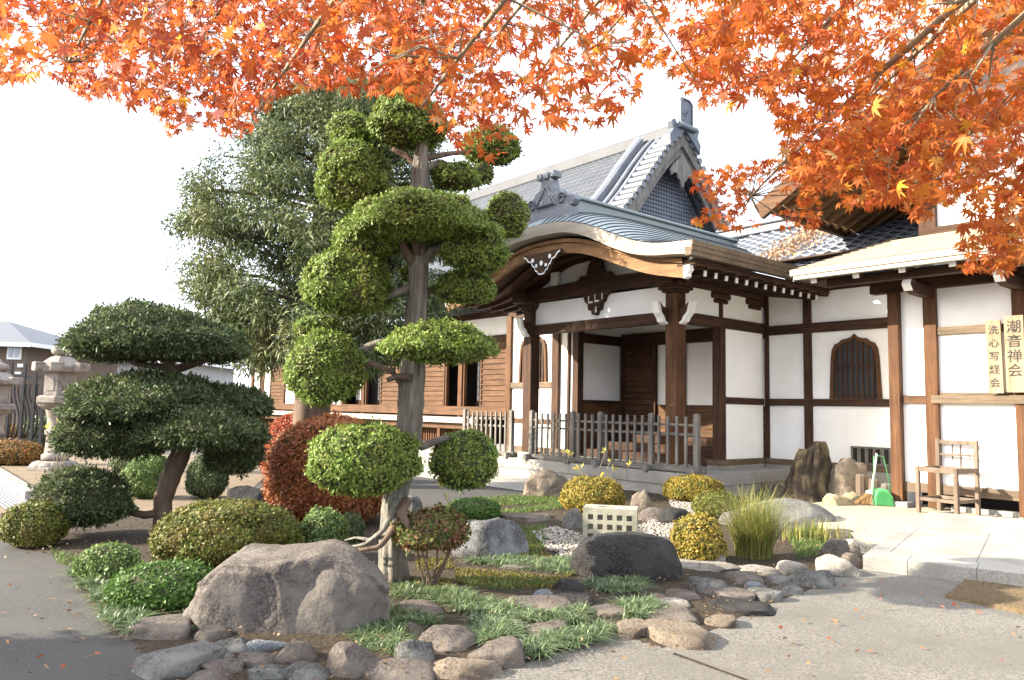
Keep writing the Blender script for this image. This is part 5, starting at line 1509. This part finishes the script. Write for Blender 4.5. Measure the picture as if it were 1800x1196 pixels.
# ---------------- big loose evergreen behind ----------------
def evergreen():
    Y = 12.0; c0 = AT(560,720,Y); c0[2] = 0
    root = thing('evergreen_tree', 'tall loose dark evergreen with drooping sprays behind the topiary', 'tree', tuple(c0))
    q = MB(); tp = [AT(548,760,Y),AT(555,600,Y),AT(565,420,Y),AT(585,250,Y),AT(600,150,Y)]; tp[0][2] = -.1
    q.tube(tp, [.30,.24,.18,.10,.03], 14, ridge=.12, seed=5); q.build('trunk', M['barkd'], root, smooth=True)
    rg = np.random.default_rng(77)
    left = ([150,200,270,350,420,500,560,620,650],[520,470,395,330,310,345,370,425,470]); right = ([150,300,420,520,600,640],[720,770,775,770,745,690])
    V=[];F=[];n0=0; BQ = MB()
    for i in range(390):
        y = rg.uniform(150, 635); l = np.interp(y,*left); r_ = np.interp(y,*right)
        x = rg.uniform(l-4, r_)
        ed = min(1,(x-l)/(r_-l)*2) if x < (l+r_)/2 else min(1,(r_-x)/(r_-l)*2)
        dy = rg.uniform(-1.7,1.7)*math.sqrt(max(0,ed))
        c = AT(x,y,Y+dy); rr = rg.uniform(.22,.48)
        n = 330
        D = sphdirs(n, rg)*(rg.random(n)**.45)[:,None]
        sh = np.array([rr, rr, rr*.75])
        off = rg.uniform(-60,60,3)
        P = c + D*sh
        N = D*.6 + np.array([0,0,-.35]) + (c-np.array([c0[0],Y,c[2]]))*.25
        Nn_ = D*1.0 + np.array([0,0,.25]); Nn_ /= np.linalg.norm(Nn_,axis=1)[:,None]
        v, f = blades(P, Nn_, .10, .024, .55, 0, rg, bend=.35, face=.6); V.append(v); F.append(f+n0); n0 += len(v)
        if i % 3 == 0:
            t = np.array([np.interp(c[2]+.15,[p[2] for p in tp],[p[0] for p in tp]), Y, c[2]-.35])
            BQ.tube([t, t*.5+c*.5+np.array([0,0,.12]), c], [.045,.03,.012], 5)
    mk('foliage', np.concatenate(V), np.concatenate(F), FM['cedar'], root)
    BQ.build('limbs', M['barkd'], root)
evergreen()

# ---------------- tall grass clump, yellow twig, ground plants ----------------
def grassblades(P, h, w_, lean, rg, seg=4):
    n = len(P); a = rg.uniform(0, 2*math.pi, n); d = np.stack([np.cos(a), np.sin(a), np.zeros(n)],1); s_ = np.stack([-np.sin(a), np.cos(a), np.zeros(n)],1)
    hh = h*rg.uniform(.55,1.15,n); ln = lean*rg.uniform(.2,1.2,n)
    rows = []
    for k in range(seg+1):
        t = k/seg; c = P + d*(ln*hh*t**2)[:,None]; c[:,2] += hh*(t - .45*np.minimum(ln,1.6)*t**2.2)
        ww = w_*(1-t**1.5)*.5 + .0004
        rows += [c - s_*ww, c + s_*ww]
    V = np.stack(rows,1).reshape(-1,3); m_ = 2*(seg+1)
    base = np.arange(n)[:,None]*m_
    F = np.concatenate([base + np.array([2*k,2*k+1,2*k+3,2*k+2]) for k in range(seg)],0)
    return V, F
rg = np.random.default_rng(5)
M['mondo'] = foliage('mondo_grass_leaf', [(.05,.085,.035),(.09,.14,.055),(.15,.205,.09),(.23,.29,.15)], trans=.15, rough=.42, spec=.45)
M['lawn'] = foliage('lawn_leaf', [(.06,.11,.025),(.10,.165,.035),(.15,.20,.05)], trans=.25)
M['reed'] = foliage('reed_leaf', [(.10,.14,.03),(.17,.20,.045),(.26,.26,.07),(.30,.24,.09),(.12,.17,.035)], trans=.3)
g = G(1335,985,.03); n = 1300
rad_ = .13*np.sqrt(rg.random(n)); a = rg.uniform(0,6.28,n)
P_ = np.stack([g[0]+rad_*np.cos(a)*1.2, g[1]+.15+rad_*np.sin(a), np.full(n,.02)],1)
V,F = grassblades(P_, .64, .0055, .75, rg, 5)
rt = thing('grass_clump','tall arching clump of fine green and straw grass','grass',(g[0],g[1]+.15,.02))
mk('blades', V, F, M['reed'], rt)
g = G(1425,948,.03); n = 170
P_ = np.stack([g[0]+rg.normal(0,.16,n), g[1]+rg.normal(0,.10,n), np.full(n,.02)],1)
V,F = grassblades(P_, .24, .010, .25, rg); rt = thing('marsh_grass','short upright marsh grass right of the tall clump','grass',tuple(g)); mk('blades', V, F, M['reed'], rt)
g = G(1330,868,.0); n=120
P_ = np.stack([g[0]+rg.normal(0,.35,n), g[1]+rg.normal(0,.06,n), np.full(n,.0)],1)
V,F = grassblades(P_, .28, .008, .3, rg); rt = thing('dry_grass','dry straw grass at the foot of the platform side','grass',tuple(g)); mk('blades', V, F, foliage('straw_leaf',[(.32,.20,.09),(.42,.29,.14),(.25,.15,.07)],trans=.2), rt)
def inpoly(P, poly):
    x, y = P[:,0], P[:,1]; c = np.zeros(len(P), bool); n = len(poly); j = n-1
    for i in range(n):
        xi, yi = poly[i]; xj, yj = poly[j]
        hit = ((yi > y) != (yj > y)) & (x < (xj-xi)*(y-yi)/((yj-yi) + 1e-12) + xi); c ^= hit; j = i
    return c
def scatter(polys, n, rg, z=0.0):
    out = []
    W_ = [[tuple(G(x,y,z)[:2]) for x,y in p] for p in polys]
    ar = [abs(sum(p[i][0]*p[i-1][1]-p[i-1][0]*p[i][1] for i in range(len(p))))/2 for p in W_]
    for p, a_ in zip(W_, ar):
        k = int(n*a_/sum(ar)*2.2)+6; xs = [q_[0] for q_ in p]; ys = [q_[1] for q_ in p]
        Q = np.stack([rg.uniform(min(xs),max(xs),k*2), rg.uniform(min(ys),max(ys),k*2), np.full(k*2,z)],1)
        Q = Q[inpoly(Q, p)]; out.append(Q[:int(n*a_/sum(ar))+3])
    return np.concatenate(out)
GARDEN = [(-8,905),(20,962),(85,975),(125,1005),(150,1060),(190,1110),(232,1135),(262,1175),(300,1215),(420,1235),(640,1225),(790,1208),(925,1172),(1030,1135),(1065,1112),(1130,1135),(1165,1145),(1265,1108),(1330,1075),(1400,1050),(1480,1012),(1518,996),(1530,968),(1620,935),(1560,905),(1420,885),(1250,880),(1160,862),(1000,858),(900,872),(720,895),(640,880),(560,880),(470,905),(430,905),(400,915),(300,905),(120,880),(60,885)]
def garden():
    W_ = [tuple(G(x,y,0)[:2]) for x,y in GARDEN]
    xs = [p[0] for p in W_]; ys = [p[1] for p in W_]; st = .045
    gx = np.arange(min(xs)-.1, max(xs)+.1, st); gy = np.arange(min(ys)-.1, max(ys)+.1, st)
    X, Yg = np.meshgrid(gx, gy, indexing='ij'); Q = np.stack([X.ravel(), Yg.ravel()],1)
    ins = inpoly(Q, W_)
    seg = np.array(W_); dist = np.full(len(Q), 9.0)
    for i in range(len(seg)):
        a_, b_ = seg[i-1], seg[i]; ab = b_-a_; t = np.clip(((Q-a_)@ab)/(ab@ab+1e-12),0,1); dist = np.minimum(dist, np.hypot(*(Q-(a_+t[:,None]*ab)).T))
    nz = np.array([mnoise.noise(Vector((p[0]*2.2,p[1]*2.2,0))) + .5*mnoise.noise(Vector((p[0]*9,p[1]*9,4))) for p in Q])
    z = np.where(ins, .006 + .02*np.clip(dist/.5,0,1) + .012*nz*np.clip(dist/.2,0,1), -.03)
    idx = -np.ones(len(Q), int); keep = ins | (dist < st*1.5); z = np.where(ins, z, -.02)
    idx[keep] = np.arange(keep.sum()); V = np.stack([Q[keep,0],Q[keep,1],z[keep]],1)
    ny = len(gy); F = []
    I = np.arange(len(Q)).reshape(len(gx), ny)
    a_, b_, c_, d_ = I[:-1,:-1].ravel(), I[1:,:-1].ravel(), I[1:,1:].ravel(), I[:-1,1:].ravel()
    ok = keep[a_]&keep[b_]&keep[c_]&keep[d_]
    F = np.stack([idx[a_],idx[b_],idx[c_],idx[d_]],1)[ok]
    tag(mk('garden_soil', V, F, M['soil'], None, True), kind='structure')
garden()
MONDO = [[(140,1000),(205,1040),(245,1095),(240,1115),(205,1105),(165,1060),(125,1010)],[(195,1070),(245,1085),(240,1118),(205,1110)],[(625,1102),(690,1097),(710,1125),(688,1158),(645,1140)],
 [(690,1036),(770,1034),(835,1048),(830,1062),(760,1058),(692,1054)],[(770,1058),(850,1060),(965,1080),(990,1096),(900,1092),(815,1082)],[(690,1072),(735,1082),(765,1100),(720,1108),(692,1095)],
 [(826,1094),(885,1100),(925,1116),(860,1140),(830,1120)],[(918,1142),(960,1124),(1020,1116),(1078,1104),(1062,1120),(980,1147),(925,1157)],[(1030,1026),(1070,1020),(1130,1024),(1132,1040),(1085,1044),(1035,1042)],[(1094,1062),(1148,1056),(1162,1082),(1104,1090)],
 [(820,990),(900,984),(985,994),(1005,1010),(960,1008),(880,998)],[(975,985),(1010,985),(1000,1012),(975,1003)],[(990,1082),(1028,1076),(1028,1098),(995,1098)],[(330,1085),(350,1090),(352,1110),(335,1105)]]
P_ = scatter(MONDO, 22000, rg, .02)
cl = np.array([mnoise.noise(Vector((p[0]*7,p[1]*7,1))) for p in P_]); P_ = P_[cl > -.28]
tc = P_[rg.integers(0,len(P_),len(P_)//34)]; P_ = tc[rg.integers(0,len(tc),len(P_))] + rg.normal(size=P_.shape)*[.018,.018,0]
V,F = grassblades(P_, .085, .0085, 1.9, rg)
tag(mk('mondo_grass', V, F, M['mondo']), kind='stuff')
LAWN = [[(760,905),(800,880),(900,872),(985,875),(990,885),(870,890),(800,905)],[(860,900),(985,885),(1010,892),(900,905)],[(1380,925),(1450,930),(1455,975),(1400,985)],[(810,1020),(950,1020),(985,1030),(900,1040),(820,1035)],[(895,930),(960,925),(960,960),(940,985),(910,960)],[(85,965),(150,985),(140,1005),(100,990)]]
P_ = scatter(LAWN, 9000, rg, .03)
V,F = grassblades(P_, .05, .006, .8, rg, 3)
tag(mk('low_lawn', V, F, M['lawn']), kind='stuff')
MOSS = [[(880,940),(930,938),(975,985),(960,1000),(900,975)],[(800,1000),(880,1005),(985,1015),(990,1035),(900,1035),(800,1025)],[(730,985),(790,980),(800,1000),(735,1005)],[(720,1015),(790,1018),(800,1035),(720,1035)],[(1000,995),(1010,1010),(990,1020)]]
P_ = scatter(MOSS, 9000, rg, .03)
V,F = grassblades(P_, .026, .008, .9, rg, 2)
tag(mk('yellow_moss', V, F, foliage('moss_tip',[(.07,.085,.015),(.13,.13,.02),(.19,.15,.03),(.10,.06,.02)],trans=.15)), kind='stuff')
def pebbles():
    polys = [[(935,935),(975,925),(1040,945),(1110,930),(1180,900),(1210,915),(1200,975),(1130,970),(1010,985),(960,965)],[(1170,870),(1230,885),(1280,880),(1270,905),(1190,905)],[(770,910),(880,920),(900,935),(800,930)]]
    P_ = scatter(polys, 5200, rg, .045); n = len(P_)
    ov = np.array([(1,0,0),(-1,0,0),(0,1,0),(0,-1,0),(0,0,1),(0,0,-1)],float); of = np.array([(0,2,4),(2,1,4),(1,3,4),(3,0,4),(2,0,5),(1,2,5),(3,1,5),(0,3,5)])
    sz = rg.uniform(.009,.022,n)[:,None,None]*rg.uniform(.6,1.3,(n,6,1)); a = rg.uniform(0,6.28,n); c,s_ = np.cos(a)[:,None],np.sin(a)[:,None]
    v = ov[None]*sz; v = np.stack([v[:,:,0]*c-v[:,:,1]*s_, v[:,:,0]*s_+v[:,:,1]*c, v[:,:,2]*.7],2) + P_[:,None]
    F = (of[None] + (np.arange(n)*6)[:,None,None]).reshape(-1,3)
    tag(mk('white_pebbles', v.reshape(-1,3), F, foliage('pebble',[(.16,.145,.125),(.26,.24,.21),(.36,.335,.30),(.22,.18,.145)],trans=0,rough=.8), None, True), kind='stuff')
pebbles()
def litter(name, polys, n, z, cols, size):
    P_ = scatter(polys, n, rg, z) if polys else None
    V,F = blades(P_, np.tile([0,0,.05],(len(P_),1)), size, size*.5, .5, .0, rg); V[:,2] = np.abs(V[:,2]-z)*.5 + z + .004
    tag(mk(name, V, F, foliage(name+'_leaf', cols, trans=.1)), kind='stuff')
litter('fallen_leaves', [GARDEN], 5200, .055, [(.06,.035,.018),(.12,.07,.035),(.20,.13,.06),(.09,.045,.022)], .03)
PAVE = [[(-50,930),(60,975),(140,1030),(210,1120),(290,1230),(-300,1230)],[(820,1230),(950,1165),(1130,1140),(1300,1095),(1500,1010),(1640,1020),(1830,1090),(1830,1230)],[(1530,985),(1640,925),(1800,930),(1800,1000)]]
litter('pavement_leaves', PAVE, 220, .012, [(.28,.07,.03),(.34,.14,.05),(.24,.15,.07),(.16,.08,.04)], .045)
def roof_leaves():
    n = 1500; v = rg.uniform(10.6,14.0,n); u = -7.15 + (v-10.6)*.0 + rg.normal(0,.28,n); u = np.clip(u,-8.4,-6.0); u = np.where(v>11.6, u+.25, u-.5*(11.6-v)+.2)
    Pb = np.stack([u, v, np.zeros(n)],1)
    z1 = np.array([float(cur(abs(x-PU),ZT)) + .02 for x in np.clip(u,-11.8,-6.26)]) ; z2 = 3.60 + (v-11.05)*.495
    Pb[:,2] = np.maximum(z1, np.where(v>11.0, z2, 0)) + .03
    ok = (u < -6.28) | (v > 11.1); Pb = Pb[ok]
    V,F = blades(B(Pb), np.tile([0,0,.3],(len(Pb),1)), .07, .035, .8, 0, rg)
    tag(mk('roof_leaf_litter', V, F, foliage('dry_roof_leaf',[(.20,.11,.06),(.32,.19,.10),(.40,.26,.15)],trans=.1)), kind='stuff')
roof_leaves()
def yellow_twigs(px, base, tips, label, zb=.05):
    g = G(px, base, zb); root = thing('leafy_shoot', label, 'plant', tuple(g)); V=[];F=[];n0=0
    q = MB()
    for x, y, r_ in tips:
        t = AT(x, y, g[1]+rnd.uniform(-.1,.1)); q.tube([g, g*.5+t*.5+np.array([rnd.uniform(-.03,.03),0,.02]), t], [.006,.005,.003], 5)
        P_ = np.tile(t,(5,1)); N = np.tile([0,0,.5],(5,1)); v, f = blades(P_, N, r_, r_*.42, .8, .2, rg); V.append(v); F.append(f+n0); n0 += len(v)
    q.build('stems', M['twig'], root)
    mk('leaves', np.concatenate(V), np.concatenate(F), foliage(label[:8]+'_leaf',[(.40,.36,.06),(.55,.45,.08),(.42,.42,.10)],trans=.35), root)
yellow_twigs(1045,880,[(993,795,.07),(1019,825,.09),(1063,795,.08),(1072,812,.06),(1062,830,.08),(1077,828,.08),(1107,818,.07),(1003,800,.05)],'thin leafless twigs with yellow leaves behind the golden azalea dome')
yellow_twigs(100,850,[(82,755,.10),(104,745,.10),(95,762,.08),(125,728,.10),(143,728,.12),(135,722,.1)],'yellow leaved shoots before the stone lantern')
yellow_twigs(800,905,[(775,858,.09),(785,872,.08),(800,885,.06)],'young green shoot behind the topiary trunk')

# ---------------- maple overhead ----------------
def maple():
    base = np.array([1.9,-1.6,0.0])
    root = thing('maple_tree','red and orange autumn maple whose boughs hang over the whole view','tree',tuple(base))
    rg = np.random.default_rng(21)
    # one leaf: seven pointed lobes
    ang = [0,42,-42,84,-84,128,-128]; ln = {0:1.0,42:.92,84:.70,128:.40}
    o = sorted(ang); ol = []
    for i, a_ in enumerate(o):
        l = ln[abs(a_)]
        ol.append((l*math.sin(R(a_)), l*math.cos(R(a_))))
        if i < len(o)-1:
            m_ = (a_+o[i+1])/2; rr = .36 if abs(m_) < 90 else .27
            ol.append((rr*math.sin(R(m_)), rr*math.cos(R(m_))))
    # fatter lobes: shoulder points either side of each tip
    full = []
    for i, p in enumerate(ol):
        if i % 2 == 0:
            a_ = math.atan2(p[0],p[1]); l = math.hypot(*p)
            for da, f in ((-.21,.60),(0,1),(.21,.60)): full.append((l*f*math.sin(a_+da), l*f*math.cos(a_+da)))
        else: full.append(p)
    T = [(0,0,0)] + [(x,y,-.22*(x*x+y*y)) for x,y in full]; k = len(full)
    T += [(-.012,-.02,0),(.012,-.02,0),(.012,-.75,.12),(-.012,-.75,.12)]
    T = np.array(T); TF = [(0,i+2,i+1) for i in range(k-1)] + [(0,1,k)]
    TF += [(k+1,k+2,k+3),(k+1,k+3,k+4)]; TF[k-1] = (0,k+2-1,k)
    TF = np.array([t for t in TF if len(set(t)) == 3])
    low = ([-500,-200,0,60,100,150,210,260,300,350,400,440,470,500,560,600,640,700,750,800,850,890,930,960,1000,1060,1090,1115,1140,1160,1200,1225,1260,1300,1340,1400,1440,1500,1560,1620,1680,1710,1740,1800,2000],
           [230,200,150,130,140,180,175,190,240,215,245,230,190,165,150,165,165,165,190,255,280,270,225,215,225,215,200,180,120,105,150,190,175,185,150,330,345,375,355,390,350,380,440,455,520])
    ctr = []                                # leaf positions
    def add(n, y0, ylo, Y0, Y1, size, pxr=(-30,1830), ok=None):
        c = 0
        while c < n:
            x = rg.uniform(*pxr); lim = np.interp(x,*low) if ylo is None else ylo
            y = rg.uniform(y0, lim)
            t = (lim - y)/max(40, lim)
            if ok is not None and not ok(x, y): continue
            if rg.random() > .5 + t*1.6: continue
            nz = mnoise.noise(Vector((x/95, y/70, Y0*3)))
            if nz < -.24 and rg.random() < .88: continue
            ctr.append((AT(x,y,rg.uniform(Y0,Y1)), size*rg.uniform(.62,1.25), x)); c += 1
    thin = lambda x, y: not (480 < x < 1250 and rg.random() < .15)
    rightside = lambda x, y: x > 1210 or y < 260
    add(2000,-120,None,2.0,2.9,.042, ok=thin)
    add(5600,-130,None,3.0,4.2,.040, ok=thin)
    add(7000,-100,None,3.8,4.8,.037, pxr=(-30,900))
    add(1500,-60,None,2.2,3.6,.040, pxr=(1200,1830))
    add(1000,150,420,2.4,3.6,.036, pxr=(1330,1830), ok=lambda x,y: y < np.interp(x,*low))
    add(420,270,400,3.2,3.9,.034, pxr=(1215,1440), ok=lambda x,y: abs(y-(345-(x-1330)*.05)) < 48+ (x-1215)*.12)
    add(1300,-60,None,2.3,3.8,.040, pxr=(1830,2700), ok=lambda x,y: y < 470 - (x-1830)*.25)
    add(180,380,480,2.6,3.2,.036, pxr=(1690,1830), ok=lambda x,y: y > 390)
    n = len(ctr); C = np.array([c[0] for c in ctr]); sz = np.array([c[1] for c in ctr]); X = np.array([c[2] for c in ctr])
    nrm = rg.normal(size=(n,3))*.75 + np.array([-.25,-.55,.45]); nrm /= np.linalg.norm(nrm,axis=1)[:,None]
    tip = rg.normal(size=(n,3))*.55 + np.array([0,-.1,-.9]); tip -= (tip*nrm).sum(1)[:,None]*nrm; tip /= np.linalg.norm(tip,axis=1)[:,None]
    sd_ = np.cross(tip, nrm)
    cu = rg.uniform(-.4,3.6,n)[:,None]
    V = C[:,None] + sz[:,None,None]*(T[None,:,:1]*sd_[:,None] + T[None,:,1:2]*tip[:,None] + T[None,:,2:]*cu[:,:,None]*nrm[:,None])
    F = TF[None] + (np.arange(n)*len(T))[:,None,None]
    # redder to the left, more orange to the right; older leaves yellow or brown
    h = (X-900)/900 + rg.normal(0,.45,n); midx = np.where(h < -.2, 0, np.where(h < .55, 1, 2)); midx = np.where(rg.random(n) < .05, 3, midx)
    fm = np.repeat(midx, len(TF))
    mats = [foliage('scarlet_maple_leaf',[(.36,.055,.017),(.44,.095,.024),(.46,.125,.03),(.30,.04,.016)],trans=.55,rough=.5),
            foliage('orange_red_maple_leaf',[(.44,.082,.018),(.50,.125,.023),(.52,.16,.03),(.38,.058,.017)],trans=.55,rough=.5),
            foliage('orange_maple_leaf',[(.45,.12,.018),(.50,.165,.023),(.45,.092,.018),(.38,.09,.018)],trans=.5,rough=.5),
            foliage('yellow_maple_leaf',[(.66,.33,.03),(.60,.28,.04),(.45,.28,.14)],trans=.5,rough=.5)]
    mk('foliage', V.reshape(-1,3), F.reshape(-1,3), mats, root, False, 0, fm)
    # trunk, limbs, twigs
    q = MB(); q.tube([base+np.array([0,0,-.1]), base+np.array([.05,.1,.6]), base+np.array([-.05,.3,1.5]), base+np.array([-.15,.5,2.2])], [.17,.13,.11,.09], 14, ridge=.08); q.build('trunk', M['twig'], root, smooth=True)
    fork = base+np.array([-.12,.45,2.1])
    ends = [AT(-300,80,4.6),AT(150,40,4.4),AT(330,110,4.2),AT(560,60,3.8),AT(830,120,3.0),AT(1050,80,3.2),AT(1350,150,2.9),AT(1560,250,2.8),AT(1700,120,2.5),AT(1790,330,2.8),AT(450,200,3.4),AT(740,190,2.6),AT(1320,345,3.5),AT(1450,250,3.2),AT(930,150,3.6),AT(700,60,4.0),AT(120,110,3.2),AT(1760,430,2.9),AT(1600,330,3.1)]
    nodes = []; limbs = []; own = []
    for e in ends:
        up_ = np.array([0,0,.55]); pts = [fork, fork*.65+e*.35+up_, fork*.3+e*.7+up_*.6, e]
        sp = [((1-t)**3)*pts[0]+3*t*(1-t)**2*pts[1]+3*t*t*(1-t)*pts[2]+t**3*pts[3] for t in np.linspace(0,1,14)]
        q = MB(); q.tube(sp, np.linspace(.034,.004,14), 8); limbs.append(q); nodes += sp[4:]; own += [q]*len(sp[4:])
    nodes = np.array(nodes)
    sel = rg.choice(n, 700, replace=False)
    for i in sel:
        d = np.linalg.norm(nodes - C[i], axis=1); j = d.argmin()
        if d[j] > .55: continue
        a_, b_ = nodes[j], C[i]; own[j].tube([a_, a_*.5+b_*.5+rg.normal(0,.05,3), b_], [.004,.0028,.0015], 4)
    for q in limbs: q.build('limb', M['twig'], root, smooth=True)
maple()
# unseen bush left of the view, added to cast shade over the front left corner
def shade_bush(label, c, r_, seed):
    root = thing('shade_bush', label, 'shrub', (c[0], c[1], 0), 0)
    leafy(root, 'leaves', c, r_, 9000, .11, .05, seed, FM['green'], flat=1.0, lump=.2)
shade_bush('unseen green bush added to shade the asphalt at the left', (-6.3,2.55,1.3), (.9,1.45,1.45), 61)
